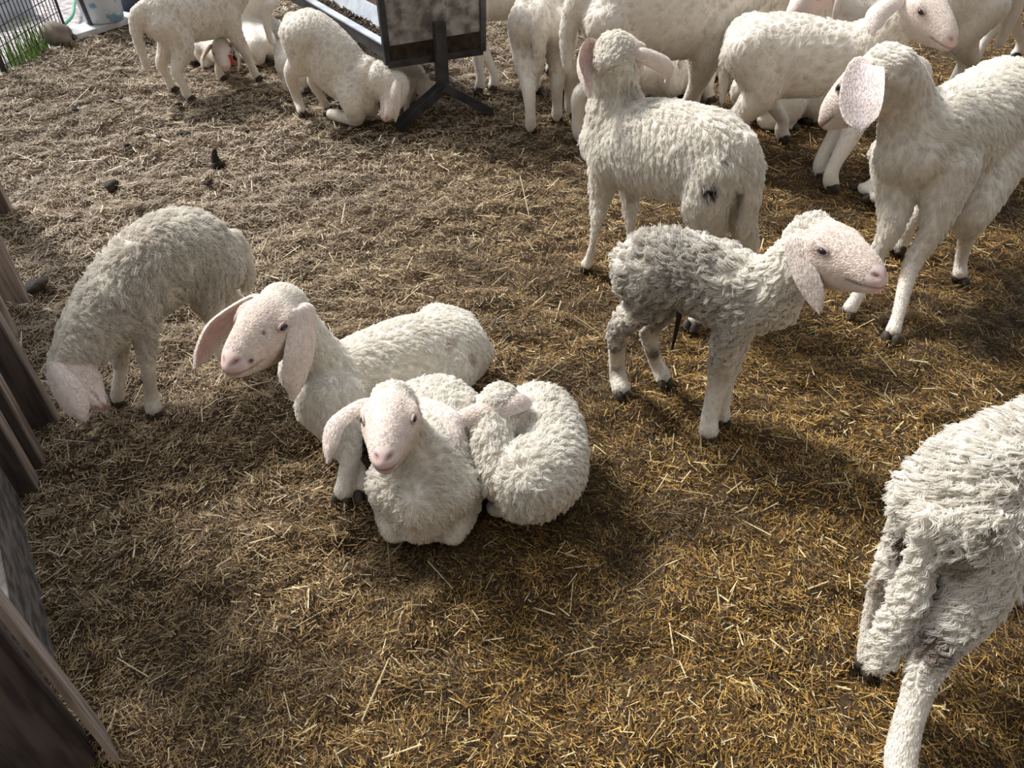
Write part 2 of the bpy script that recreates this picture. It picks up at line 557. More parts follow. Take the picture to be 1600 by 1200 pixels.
    for side, sp in ears.items():
        sg = 1 if side == 'l' else -1
        root = HD(.07, sg * .15, .12)
        base_out = HD(.05, sg * .34, .12)
        EL = earlen * s
        if sp[0] == 'h': tip = HD(*sp[1:4])
        else: tip = on_ray(sp[0], sp[1], base_out, EL, sp[2])
        opt = sp[-1] if isinstance(sp[-1], dict) else {}
        bul = opt.get('bulge', .28)
        outv = unit(hy * sg + hx * .0)
        ctl = (base_out + tip) / 2 + outv * EL * bul + z * EL * opt.get('rise', .10)
        nt_, ns_ = 20, 11
        tpar = np.linspace(0, 1, nt_)
        cl = catmull(np.array([root, base_out * .8 + root * .2, .3 * base_out + .5 * ctl + .2 * tip, .05 * base_out + .35 * ctl + .6 * tip, tip]), nt_); tp_ = tpar
        ax = np.gradient(cl, axis=0); ax /= np.linalg.norm(ax, axis=1)[:, None]
        face_n = np.array(opt.get('n', outv), float)   # direction the outer (woolly) side faces
        wdt = earw * s * .5 * opt.get('w', 1) * (.30 + .84 * np.sin(np.pi * np.clip(tp_ * .90 + .05, 0, 1)) ** 1.1) * np.where(tp_ > .82, np.sqrt(np.clip((1.003 - tp_) / .18, 0, 1)), 1)
        ev = []
        md_ = int(len(cl) * .6); nrow = [None] * len(cl)      # carry the sheet's facing along the ear without a twist
        nrow[md_] = unit(face_n - ax[md_] * (face_n @ ax[md_]))
        for i in list(range(md_ - 1, -1, -1)) + list(range(md_ + 1, len(cl))):
            pv = nrow[i + 1] if i < md_ else nrow[i - 1]
            nrow[i] = unit(pv - ax[i] * (pv @ ax[i]))
        nrow = np.array(nrow)
        for i in range(len(cl)):
            nn_ = nrow[i]; sd = np.cross(ax[i], nn_)
            for j in range(ns_):
                q = -1 + 2 * j / (ns_ - 1)
                cup = -opt.get('cup', .45) * wdt[i] * q * q
                ev.append(cl[i] + sd * q * wdt[i] + nn_ * cup)
        ev = np.array(ev); m_ = len(ev)
        thick = .0028 * s + .0015
        nn_all = np.repeat(nrow, ns_, 0)
        edge = np.tile(1 - np.abs(np.linspace(-1, 1, ns_)) ** 3, len(cl))[:, None]
        outer, inner = ev + nn_all * thick * edge, ev - nn_all * thick * edge
        o = sum(len(v) for v in earV)
        fs = []
        rws = len(cl)
        for i in range(rws - 1):
            for j in range(ns_ - 1):
                a0, a1, a2, a3 = i * ns_ + j, i * ns_ + j + 1, (i + 1) * ns_ + j + 1, (i + 1) * ns_ + j
                fs.append((a0, a1, a2, a3)); fs.append((m_ + a3, m_ + a2, m_ + a1, m_ + a0))
            a0, a3 = i * ns_, (i + 1) * ns_
            fs.append((a0, a3, m_ + a3, m_ + a0))
            a1, a2 = i * ns_ + ns_ - 1, (i + 1) * ns_ + ns_ - 1
            fs.append((a2, a1, m_ + a1, m_ + a2))
        for j in range(ns_ - 1):
            i = rws - 1
            fs.append((i * ns_ + j, i * ns_ + j + 1, m_ + i * ns_ + j + 1, m_ + i * ns_ + j))
        fs = [tuple(q + o for q in f) for f in fs]
        # make the winding point outwards
        earV += [outer, inner]; earF += fs
        po = np.array(opt.get('outer', (.86, .79, .74))); pi_ = np.array(opt.get('inner', (.80, .62, .58)))
        mid_pink = np.tile(np.exp(-(np.linspace(-1, 1, ns_) / .75) ** 2), len(cl))[:, None]
        earC += [np.tile(po, (m_, 1)), pi_ * mid_pink + po * (1 - mid_pink)]
        earFl.append(np.tile(unit(tip - base_out), (2 * m_, 1)))
    AV, AF = B, Fq
    N_body = normals(B, Fq)
    flow = pf
    if earV:
        EV = np.vstack(earV) - C
        AF = np.vstack([Fq, np.array(earF) + nv]); AV = np.vstack([B, EV])
        col = np.vstack([col, np.vstack(earC)])
        flow = np.vstack([flow, np.vstack(earFl)])
        L = np.concatenate([L, np.full(len(EV), .0045)])
        pt = np.concatenate([pt, np.full(len(EV), 6)]); pu = np.concatenate([pu, np.full(len(EV), .5)])
        # ear normals: push away from the sheet's own middle
        Nn = normals(AV, AF); Nn[:nv] = N_body
        for k_ in range(0, len(earV), 2):
            st = nv + sum(len(v) for v in earV[:k_]); m_ = len(earV[k_])
            dvec = earV[k_] - earV[k_ + 1]
            dvec /= np.linalg.norm(dvec, axis=1)[:, None] + 1e-9
            Nn[st:st + m_] = dvec; Nn[st + m_:st + 2 * m_] = -dvec
    else:
        Nn = N_body
    LOC = (AV) @ np.stack([h, l, z], 1) / s     # animal coordinates
    if dirt is not None:
        col = dirt(LOC, pt, pu, col)
    for px, py, r_, q, st in spots:   # stains and one painted gap shade: where a sight line meets the fleece
        hit = bvh.ray_cast(Vector(CAMP - C), Vector(unit(ray(px, py))))[0]
        if hit is None: continue
        d_ = AV - np.array(hit); wob = 1 + .9 * (vnoise(AV, 1.6 / r_, int(px)) - .5)
        k = (np.clip(1.6 - 1.3 * np.linalg.norm(d_, axis=1) / (r_ * wob), 0, 1) * st)[:, None]
        col = col * (1 - k) + np.array(q) * k
    root_o = empty(name, C)
    tag(root_o, label, cat, group)
    body = mesh_np('body', AV, AF.astype(np.int32), M_SKIN, root_o, True, col * np.array((.93, .90, .88)))
    # eyes
    if eyes:
        for sg in (1, -1):
            o_ = HD(.40, 0, .085) - C; d_ = unit(hy * sg + hx * .18 + hz * .1)
            hit = bvh.ray_cast(Vector(o_ + d_ * HL * .45), Vector(-d_), HL)
            if hit[0] is None: continue
            hp = np.array(hit[0]); r = .052 * HL * 1.05
            uvV, uvF, _ = loft([hp - d_ * r * .7, hp - d_ * r * .35, hp - d_ * r * .02], [r, r * 1.02, r * .8], [r * .68, r * .70, r * .52], n=16, m=5, up=hz)
            mesh_np('eye', uvV, uvF, M_EYE, root_o)
            # lids: a soft ring about the eyeball
            a = np.linspace(0, 2 * np.pi, 22, endpoint=False)
            e1 = unit(hx - d_ * (hx @ d_)); e2 = np.cross(d_, e1)
            if e2 @ hz < 0: e2 = -e2
            ring = [hp - d_ * r * (.10 + .10 * math.cos(q) ** 2) + e1 * r * 1.22 * math.cos(q) + e2 * r * (.66 * math.sin(q) - .12 * math.cos(q)) for q in a]
            V2, F2 = [], []
            for i in range(22):
                T_ = unit(ring[(i + 1) % 22] - ring[i - 1]); n1 = np.cross(T_, d_)
                for q in np.linspace(0, 2 * np.pi, 8, endpoint=False):
                    V2.append(ring[i] + (n1 * math.cos(q) + d_ * math.sin(q)) * r * (.24 if math.sin(a[i]) > 0 else .16))
            for i in range(22):
                for j in range(8):
                    F2.append((i * 8 + j, i * 8 + (j + 1) % 8, ((i + 1) % 22) * 8 + (j + 1) % 8, ((i + 1) % 22) * 8 + j))
            mesh_np('eyelid', V2, F2, M_LID, root_o)
    # cloven hooves
    for a, d_, key in ends:
        mb = MB()
        if pose == 'stand' and a[2] < .05 and not (legs and key in legs):
            f_, dn = h, np.array((0, 0, -1.0)); b0 = a - C; b0[2] = 0
            lat = l; hgt = .032 * s
            toe = b0 + f_ * .012 * s
        else:
            f_ = d_; lat = unit(np.cross(z, d_)) if abs(d_[2]) < .9 else l
            b0 = a - C + d_ * .012 * s; dn = d_; hgt = .03 * s
        for sg in (1, -1):
            if pose == 'stand' and a[2] < .05 and not (legs and key in legs):
                p0 = b0 + lat * sg * .0115 * s - f_ * .006 * s; p0[2] = .030 * s
                p1 = b0 + lat * sg * .0125 * s + f_ * .004 * s; p1[2] = .014 * s
                p2 = b0 + lat * sg * .0125 * s + f_ * .012 * s; p2[2] = .003
                V, F, _ = loft([p0, p1, p2], [.0105 * s, .0125 * s, .0125 * s], [.016 * s, .020 * s, .0235 * s], n=12, m=6, up=f_, cap=False)
            else:
                p0 = b0 + lat * sg * .0115 * s; p1 = p0 + d_ * .016 * s; p2 = p0 + d_ * .030 * s - lat * sg * .003 * s
                V, F, _ = loft([p0, p1, p2], [.0115 * s, .0115 * s, .005 * s], [.016 * s, .014 * s, .006 * s], n=12, m=6, up=z)
                V[:, 2] = np.maximum(V[:, 2], .003)
            mb.add(V, F)
        mb.build('hoof', M_HOOF, root_o, True)
    # fleece
    nh = int(hairs * FUR * (2.3 if hairs > 20000 else 3.4))
    if nh > 50:
        tri = np.vstack([AF[:, [0, 1, 2]], AF[:, [0, 2, 3]]])
        ar = np.linalg.norm(np.cross(AV[tri[:, 1]] - AV[tri[:, 0]], AV[tri[:, 2]] - AV[tri[:, 0]]), axis=1)
        ptt, Lt = pt[tri[:, 0]], L[tri[:, 0]]
        dens = np.where(Lt < .006, 2.2, np.where(Lt < .012, 1.4, 1.0)) * (Lt > .002)
        dens = np.where(ptt == 2, np.where(Lt > .002, 2.8, .0), dens)
        # wool under the belly on the ground is never seen
        cum = np.cumsum(ar * dens); pick = np.searchsorted(cum, rng.random(nh) * cum[-1])
        b1, b2 = rng.random(nh), rng.random(nh); fl_ = b1 + b2 > 1; b1[fl_], b2[fl_] = 1 - b1[fl_], 1 - b2[fl_]
        T3 = tri[pick]; b0 = (1 - b1 - b2)[:, None]; B1, B2 = b1[:, None], b2[:, None]

        def mixa(A_): return A_[T3[:, 0]] * b0 + A_[T3[:, 1]] * B1 + A_[T3[:, 2]] * B2
        rt = mixa(AV); nn = mixa(Nn); nn /= np.linalg.norm(nn, axis=1)[:, None] + 1e-9
        fl = mixa(flow); ll = mixa(L[:, None])[:, 0]; cc = mixa(col); pp = pt[T3[:, 0]]
        # swirl the lie of the wool a little from place to place
        wv = np.stack([vnoise(rt, 9 / s, seed + k_) - .5 for k_ in range(3)], 1)
        fl = fl / (np.linalg.norm(fl, axis=1)[:, None] + 1e-9) + wv * (.5 + 1.6 * curl) * (ll > .008)[:, None]
        fl -= nn * np.sum(fl * nn, 1)[:, None]; fl /= np.linalg.norm(fl, axis=1)[:, None] + 1e-9
        # locks
        ncl = clump or nh // 14
        ci = rng.choice(nh, ncl, replace=False)
        kd2 = KDTree(ncl)
        for i, k_ in enumerate(ci): kd2.insert(rt[k_], i)
        kd2.balance()
        own = ci[np.array([kd2.find(p)[1] for p in rt])]
        ln = ll * rng.uniform(.7, 1.25, nh)
        ln = np.where(ll > .008, .5 * ln + .5 * ln[own], ln)
        lf = lift * rng.uniform(.6, 1.4, nh)[:, None]
        lf = np.where((ll > .008)[:, None], lf, lf * .8)
        ph = rng.uniform(0, 2 * np.pi, nh)[own] + rng.normal(0, .35, nh)
        frq = rng.uniform(.9, 1.7, nh)[own]
        bb = np.cross(nn, fl)
        longh = (ll > .008).astype(float)[:, None]
        jit = rng.normal(0, .12, (nh, 3))
        K = 5
        PTS = np.empty((nh, K, 3), np.float32)
        ts = np.linspace(0, 1, K)
        for k_, tq in enumerate(ts):
            own_dir = nn * lf * tq * (1.25 - .5 * tq) + fl * (tq * (.55 + .45 * tq)) + jit * tq
            p_own = rt + own_dir * ln[:, None]
            oc_dir = nn[own] * lf[own] * tq * (1.25 - .5 * tq) + fl[own] * (tq * (.55 + .45 * tq))
            p_cl = rt[own] + oc_dir * ln[own][:, None]
            cf = lock * tq * longh
            p = p_own * (1 - cf) + p_cl * cf
            ang = ph + 2 * np.pi * frq * tq
            amp = (curl * ln * (tq ** .8) * .55)[:, None] * longh
            p = p + amp * (bb * np.cos(ang)[:, None] + (nn * .6 + fl * .35) * np.sin(ang)[:, None])
            PTS[:, k_] = p
        PTS[:, :, 2] = np.maximum(PTS[:, :, 2], .002)
        hc = bpy.data.hair_curves.new('fleece')
        hc.add_curves([K] * nh)
        hc.attributes['position'].data.foreach_set('vector', PTS.ravel())
        rad = hair_r * np.clip(.55 + ln / .02 * .45, .5, 1.3)[:, None] * np.array([1, 1, .9, .7, .3])[None]
        ra = hc.attributes.get('radius') or hc.attributes.new('radius', 'FLOAT', 'POINT')
        ra.data.foreach_set('value', rad.astype(np.float32).ravel())
        var = rng.uniform(.90, 1.08, nh)[own] * rng.uniform(.94, 1.05, nh)
        hcol = np.clip(cc * var[:, None], 0, .93)
        a4 = np.ones((nh, 4), np.float32); a4[:, :3] = hcol
        ca_ = hc.attributes.new('Col', 'FLOAT_COLOR', 'CURVE')
        ca_.data.foreach_set('color', a4.ravel())
        hc.materials.append(M_WOOL)
        link(bpy.data.objects.new('fleece', hc), root_o)
    info = dict(root=root_o, C=C, W=W, HD=HD, poll=poll, HL=HL, hx=hx, hy=hy, hz=hz, s=s, h=h, l=l)
    SHEEP.append(info)
    return info


def patches(spec, base_noise=0.10, leg=None, scale=10, seed=0, thr=.18):
    """soil and stains: spec list of ((x,y,z) animal coords, radius, colour, strength, breakup)"""
    def f(P, pt, pu, col):
        n1 = vnoise(P, scale, seed + 3); n2 = vnoise(P, scale * 4.5, seed + 5)
        grime = np.clip((n1 * .6 + n2 * .4 - .52) * 4, 0, 1)[:, None] * base_noise
        col = col * (1 - grime) + np.array((.42, .36, .28)) * grime
        for c, r, q, st, br in spec:
            d = np.linalg.norm((P - np.array(c)) / np.array(r), axis=1)
            k = np.clip(1.35 - d, 0, 1) ** .7
            if br: k = k * np.clip((n2 * .55 + n1 * .45 - .5 + thr) * 5.0, 0, 1)
            k = (k * st)[:, None].clip(0, 1)
            col = col * (1 - k) + np.array(q) * k
        if leg is not None:
            lo = ((pt == 3) | (pt == 4)) & (P[:, 2] < leg[0])
            k = (lo * np.clip((n1 - .35) * 3, 0, 1) * leg[2] * np.clip((leg[0] - P[:, 2]) / .08, 0, 1))[:, None]
            col = col * (1 - k) + np.array(leg[1]) * k
        return col
    return f


# ------------------------------------------------------------------ the ground
def ground_grid(name, x0, x1, y0, y1, step, hf, mat, inside=None):
    xs, ys = np.arange(x0, x1 + 1e-6, step), np.arange(y0, y1 + 1e-6, step)
    X, Y = np.meshgrid(xs, ys); nx, ny = len(xs), len(ys)
    V = np.stack([X.ravel(), Y.ravel(), hf(X.ravel(), Y.ravel())], 1)
    i = np.arange((ny - 1) * nx).reshape(ny - 1, nx)[:, :-1].ravel()
    F = np.stack([i, i + 1, i + nx + 1, i + nx], 1)
    if inside is not None:
        k = inside(V[F].mean(1)); F = F[k]
        used = np.unique(F); mp = np.full(len(V), -1); mp[used] = np.arange(len(used)); V, F = V[used], mp[F]
    return mesh_np(name, V, F.astype(np.int32), mat)


def edge_x(y):   # the line of the left-hand fence, where bedding gives way to the yard
    return np.interp(y, [-1, .5, 1.8, 3.56, 4.1, 4.6, 5.2, 8], [.2, -.63, -1.36, -2.36, -2.30, -2.08, -1.9, -1.6])


m, N, L, b = new_mat('bedding')
tc = N.new('ShaderNodeTexCoord')
n1 = N.new('ShaderNodeTexNoise'); n1.inputs['Scale'].default_value = 5; n1.inputs['Detail'].default_value = 8
n2 = N.new('ShaderNodeTexNoise'); n2.inputs['Scale'].default_value = 120; n2.inputs['Detail'].default_value = 4
L.new(tc.outputs['Object'], n1.inputs['Vector']); L.new(tc.outputs['Object'], n2.inputs['Vector'])
r1 = N.new('ShaderNodeValToRGB'); e = r1.color_ramp.elements
e[0].position = .35; e[0].color = (.03, .017, .008, 1); e[1].position = .7; e[1].color = (.10, .058, .024, 1)
r2 = N.new('ShaderNodeValToRGB'); e = r2.color_ramp.elements
e[0].position = .35; e[0].color = (.35, .33, .3, 1); e[1].position = .68; e[1].color = (1.5, 1.45, 1.3, 1)
mx = N.new('ShaderNodeMix'); mx.data_type = 'RGBA'; mx.blend_type = 'MULTIPLY'; mx.inputs[0].default_value = 1
L.new(n1.outputs['Fac'], r1.inputs['Fac']); L.new(n2.outputs['Fac'], r2.inputs['Fac'])
L.new(r1.outputs['Color'], mx.inputs[6]); L.new(r2.outputs['Color'], mx.inputs[7]); L.new(mx.outputs[2], b.inputs['Base Color'])
n3 = N.new('ShaderNodeTexNoise'); n3.inputs['Scale'].default_value = 330; n3.inputs['Detail'].default_value = 2; n3.inputs['Distortion'].default_value = 2.5
L.new(tc.outputs['Object'], n3.inputs['Vector'])
r3 = N.new('ShaderNodeValToRGB'); e = r3.color_ramp.elements
e[0].position = .52; e[0].color = (0, 0, 0, 1); e[1].position = .66; e[1].color = (.75, .75, .75, 1)
mx2 = N.new('ShaderNodeMix'); mx2.data_type = 'RGBA'; mx2.inputs[7].default_value = (.30, .175, .05, 1)
L.new(n3.outputs['Fac'], r3.inputs['Fac']); L.new(r3.outputs['Color'], mx2.inputs[0]); L.new(mx.outputs[2], mx2.inputs[6]); L.new(mx2.outputs[2], b.inputs['Base Color'])
b.inputs['Roughness'].default_value = .9
bp = N.new('ShaderNodeBump'); bp.inputs['Strength'].default_value = .9; bp.inputs['Distance'].default_value = .006
L.new(n3.outputs['Fac'], bp.inputs['Height']); L.new(bp.outputs['Normal'], b.inputs['Normal'])
floor = ground_grid('floor', -3.0, 5.2, -1.0, 8.0, .02, height, m, lambda c: c[:, 0] > edge_x(c[:, 1]) - np.where(c[:, 1] < 3.3, .45, .05))
floor['kind'] = 'structure'

M_GRAVEL = plain('yard_gravel', (.28, .24, .24), .9, .2, col2=(.62, .58, .59), nscale=28, bump=.8)
yard = ground_grid('ground', -9, 0.4, -1.0, 12, .08, lambda x, y: -.035 + .02 * (vnoise(p3(x, y), 6, 9) - .5), M_GRAVEL, lambda c: c[:, 0] < edge_x(c[:, 1]) + .1)
yard['kind'] = 'structure'


def straw_bed():
    rng = np.random.default_rng(5)
    parts = []
    # (y range, pieces per square metre, length, width)
    for y0, y1, dn, lm, wm in ((.30, .62, 56000, .0105, .00145), (.62, 1.0, 52000, .0105, .0015), (1.0, 1.7, 40000, .0115, .0016), (1.7, 2.6, 24000, .0130, .0019), (2.6, 3.8, 12500, .015, .0023), (3.8, 6.2, 7000, .017, .0029)):
        hw1 = .68 * (y1 * CP + CAM_H * SP) + .3
        area = (y1 - y0) * 2 * hw1
        n = int(area * dn * STRAW)
        x = rng.uniform(-hw1, hw1, n); y = rng.uniform(y0, y1, n)
        k = x > edge_x(y) - np.where(y < 3.3, .14, .02)
        x, y = x[k], y[k]; n = len(x)
        ln = lm * rng.lognormal(0, .5, n); w = wm * rng.uniform(.45, 1.15, n)
        big = rng.random(n) < .012
        ln[big] *= 2.3; w[big] *= 1.7
        parts.append(np.stack([x, y, ln, w, big], 1))
    A = np.vstack(parts); x, y, ln, w, big = A.T; n = len(x)
    sw = vnoise(p3(x, y), 6, 21) * 2 * np.pi * 1.5
    a = np.where(rng.random(n) < .5, sw + rng.normal(0, .6, n), rng.uniform(0, 2 * np.pi, n))
    tilt = np.clip(rng.normal(0, .30, n), -.8, .8)
    d = np.stack([np.cos(a) * np.cos(tilt), np.sin(a) * np.cos(tilt), np.sin(tilt)], 1)
    sd = np.stack([-np.sin(a), np.cos(a), np.zeros(n)], 1)
    roll = rng.uniform(-.7, .7, n)[:, None]; up = np.cross(d, sd)
    sd, up = sd * np.cos(roll) + up * np.sin(roll), up * np.cos(roll) - sd * np.sin(roll)
    zz = height(x, y) + .0015 + np.abs(np.sin(tilt)) * ln * .42 + rng.random(n) ** 2 * .010
    c = np.stack([x, y, zz], 1)
    V = np.empty((n, 6, 3), np.float32)
    hl_, hw_ = ln[:, None] / 2, w[:, None] / 2
    for i, q in enumerate((-1, 1)):
        m_ = c + d * hl_ * q
        V[:, i * 3] = m_ - sd * hw_ - up * hw_ * .25
        V[:, i * 3 + 1] = m_ + up * hw_ * .55
        V[:, i * 3 + 2] = m_ + sd * hw_ - up * hw_ * .25
    base = np.array([(0, 1, 4, 3), (1, 2, 5, 4)])
    F = (np.arange(n)[:, None, None] * 6 + base[None]).reshape(-1, 4)
    pal = np.array([(.46, .265, .058), (.30, .158, .028), (.62, .41, .125), (.155, .074, .014), (.05, .026, .009), (.86, .68, .36), (.24, .135, .036)])
    q = rng.choice(7, n, p=[.20, .21, .10, .21, .17, .035, .075])
    col = pal[q] * rng.uniform(.7, 1.2, n)[:, None]
    col[big > 0] = np.array((.68, .55, .30)) * rng.uniform(.8, 1.15, int((big > 0).sum()))[:, None]
    # damp trampled patches, and daylight painted in as paler straw towards the yard
    damp = np.clip((vnoise(p3(x, y), 3.2, 31) * .6 + vnoise(p3(x, y), 9, 32) * .4 - .5) * 4, 0, 1)[:, None]
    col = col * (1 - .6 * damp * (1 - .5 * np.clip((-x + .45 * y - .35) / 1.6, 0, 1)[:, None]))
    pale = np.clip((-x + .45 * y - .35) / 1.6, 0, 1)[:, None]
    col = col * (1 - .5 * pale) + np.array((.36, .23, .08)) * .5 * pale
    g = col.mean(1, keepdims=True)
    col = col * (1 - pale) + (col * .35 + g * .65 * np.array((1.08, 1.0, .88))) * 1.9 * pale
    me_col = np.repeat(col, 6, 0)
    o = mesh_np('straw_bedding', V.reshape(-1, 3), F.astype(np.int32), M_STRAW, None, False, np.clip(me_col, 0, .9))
    tag(o, 'loose golden chopped straw strewn all over the pen floor', 'straw', kind='stuff')
straw_bed()
# ------------------------------------------------------------------ boards, wire fence, yard things
M_WOOD = plain('weathered_wood', (.20, .16, .135), .85, .2, col2=(.42, .35, .30), nscale=9, bump=.5, stretch=(6, 6, .6))
M_WOOD_D = plain('dark_damp_wood', (.05, .043, .042), .75, .3, col2=(.13, .105, .092), nscale=9, bump=.5, stretch=(6, 6, .6))
M_WOOD_G = plain('grey_weathered_wood', (.075, .068, .062), .85, .2, col2=(.20, .18, .165), nscale=9, bump=.5, stretch=(5, .8, 5))
M_WIRE = plain('rusty_wire', (.05, .045, .045), .6, .4, metallic=.6)
M_STEEL = plain('dark_painted_steel', (.018, .020, .026), .5, .5, col2=(.05, .05, .056), nscale=18)
M_PANEL = plain('dirty_galvanised_sheet', (.13, .12, .11), .6, .45, col2=(.40, .385, .375), nscale=22, bump=.15)
M_RAIL = plain('pale_blue_board', (.42, .47, .54), .55, .35, col2=(.60, .64, .70), nscale=14)
M_BROWN = plain('brown_feeder_board', (.13, .075, .06), .7, .3, col2=(.19, .12, .10), nscale=10)


def board(parent, o, px, py, w=.13, th=.03, hgt=1.25, wdir=(-.92, -.38), lean=(0, 0), mat=None, name='board', edge=False):
    """upright board whose right front foot corner stands at the pixel's ground point"""
    g = ground(px, py); wd = unit(np.array((*wdir, 0))); td = np.array((-wd[1], wd[0], 0))
    if td[1] < 0: td = -td
    up = np.array((lean[0], lean[1], 1.0)) * hgt
    c4 = [g, g + wd * w, g + wd * w + td * th, g + td * th]
    c4 = [c + np.array((0, 0, -.012)) for c in c4]
    bd = MB().hexa(c4 + [c + up for c in c4]).build(name, mat or M_WOOD, parent, bevel=.003, origin=o)
    if edge:
        q = g + td * th * .5 - wd * .001  # paler strip along the board's narrow side
        MB().bar(q, q + up, th * .96, .004, td).build('pale_edge', M_WOOD, bd, origin=o)
    return bd


O = ground(60, 760)
fence = empty('board_fence', O)
tag(fence, 'weathered upright boards of the pen fence running down the left edge', 'fence')
for px, py, w, mt, ln in ((20, 337, .12, M_WOOD_D, (-.02, 0)), (46, 474, .15, M_WOOD, (.0, .0)), (30, 532, .10, M_WOOD, (0, 0)), (91, 664, .16, M_WOOD_D, (-.03, -.02)),
                          (68, 728, .12, M_WOOD_D, (0, 0)), (57, 764, .14, M_WOOD_D, (0, 0))):
    board(fence, O, px, py, w, .035, .95, (-.92, -.38), ln, mt, edge=mt is M_WOOD_D)
a, b_ = ground(20, 785), ground(77, 1062)
MB().bar(a + (0.0, 0, .09), b_ + (0.0, 0, .09), .20, .03, (0, 0, 1)).build('kickboard', M_WOOD_G, fence, bevel=.003, origin=O)
a2, b2 = ground(90, 620), ground(20, 330)
d_ = np.array((-.16, -.05, .75))
MB().bar(a2 + d_, b2 + d_, .10, .04, (0, 0, 1)).build('rail', M_WOOD_D, fence, bevel=.003, origin=O)
O = ground(155, 1195)
post = empty('fence_post', O)
tag(post, 'thick dark plank with a pale edge standing in the bottom left corner', 'post')
board(post, O, 157, 1197, .24, .082, 1.3, (-.75, -.66), (-.02, 0), M_WOOD_D, 'plank')
g = ground(157, 1197); wd = unit(np.array((-.75, -.66, 0)))
MB().bar(g + np.array((.004, .03, -.01)) + wd * .0, g + np.array((-.022, .03, 1.29)), .078, .008, (.66, -.75, 0)).build('pale_edge', M_WOOD, post, origin=O)  # paler strip up the plank's narrow face

A, B = ground(8, 114), ground(104, 50)
wf = empty('wire_fence', A)
tag(wf, 'rusty welded wire mesh fence at the top left corner in front of the yard', 'fence')
dv = unit(B - A); Lf = np.linalg.norm(B - A)
mb = MB()
for i in range(int(Lf / .035) + 1):
    p = A + dv * i * .035
    mb.bar(p, p + (0, 0, .95), .0035, .0035)
for j in range(13):
    mb.bar(A + (0, 0, .03 + j * .075), B + (0, 0, .03 + j * .075), .0035, .0035)
A0 = A + np.array((-.35, -.62, 0))
for i in range(20):
    p = A0 + (A - A0) * i / 20
    mb.bar(p, p + (0, 0, .95), .0035, .0035)
mb.build('wire_mesh', M_WIRE, wf, origin=A)
for p, w_ in ((A, .018), (B, .010)):
    MB().bar(p - (0, 0, .02), p + (0, 0, 1.05), w_, w_).build('post', M_WIRE, wf, origin=A)

p0, p1 = ground(-140, 110), ground(75, 50)
k = MB().bar(p0 + (-.35, .5, .03), p1 + (-.35, .5, .03), .16, .14, (0, 0, 1)).build('kerb', plain('pale_concrete', (.42, .44, .48), .9, .2, col2=(.60, .62, .66), nscale=9), bevel=.01)
tag(k, 'pale concrete kerb lying in the yard behind the wire fence', 'kerb')

p = ground(94, 66)
V, F, u = loft([p + (-.05, .04, .02), p + (-.02, .02, .04), p + (.02, -.01, .035), p + (.045, -.02, .02)], [.04, .075, .075, .04], [.035, .06, .055, .03], n=18, m=10)
V += (vnoise(V, 14, 3)[:, None] - .5) * .02
s_ = mesh_np('stone', V - p, F, plain('field_stone', (.20, .17, .14), .9, .2, col2=(.32, .28, .24), nscale=20, bump=.4)); s_.location = p
tag(s_, 'rounded brownish field stone lying between the green grass and the bucket', 'stone')

p0, p1 = ground(103, 62), ground(205, 30)
s_ = MB().bar(p0 + (0, .03, .012), p1 + (0, .03, .012), .15, .030, (p1 - p0) @ np.array(((0, -1, 0), (1, 0, 0), (0, 0, 0)))).build('flat_board', plain('whitewashed_board', (.45, .45, .45), .8, .2, col2=(.66, .66, .66), nscale=9), bevel=.004)
tag(s_, 'pale flat board lying on the yard edge under the bucket', 'board')

p = ground(163, 42) + np.array((.0, .03, .028))
bk = empty('bucket', p)
tag(bk, 'white paint-spattered bucket with a dark strap standing on the pale board', 'bucket')
M_BKT = plain('spattered_white_plastic', (.66, .72, .78), .4, .4, col2=(.20, .36, .52), nscale=16)
M_BKT.node_tree.nodes['Color Ramp'].color_ramp.elements[0].position = .56
M_BKT.node_tree.nodes['Color Ramp'].color_ramp.elements[1].position = .66
hh = np.array((0, .012, .15, .30, .305, .30, .14, .02)); rr = np.array((.095, .102, .117, .132, .130, .127, .112, .098))
n = 36; aa = np.linspace(0, 2 * np.pi, n, endpoint=False)
V = np.vstack([np.stack([r * np.cos(aa), r * np.sin(aa), np.full(n, z_)], 1) for z_, r in zip(hh, rr)])
F = [(i * n + j, i * n + (j + 1) % n, (i + 1) * n + (j + 1) % n, (i + 1) * n + j) for i in range(len(hh) - 1) for j in range(n)]
F += [tuple(range(n))[::-1], tuple(7 * n + j for j in range(n))]
mesh_np('body', V, F, M_BKT, bk)
for z0, r in ((.285, .1375), (.245, .1335)):
    mb = MB(); q = [np.array((r * math.cos(t_), r * math.sin(t_), z0)) for t_ in np.linspace(0, 2 * np.pi, 33)]
    for i in range(32): mb.bar(q[i], q[i + 1], .012, .008, (0, 0, 1))
    mb.build('rim', M_STEEL, bk)
ang = math.radians(250)
MB().bar((.104 * math.cos(ang), .104 * math.sin(ang), .0), (.137 * math.cos(ang), .137 * math.sin(ang), .30), .022, .006, (-math.sin(ang), math.cos(ang), 0)).build('strap', M_STEEL, bk)
mb = MB(); q = [np.array((.13 * math.cos(t_), .02 - .06 * math.sin(t_), .27 - .12 * math.sin(t_))) for t_ in np.linspace(0, math.pi, 15)]
for i in range(14): mb.bar(q[i], q[i + 1], .006, .006)
mb.build('handle', M_WIRE, bk)

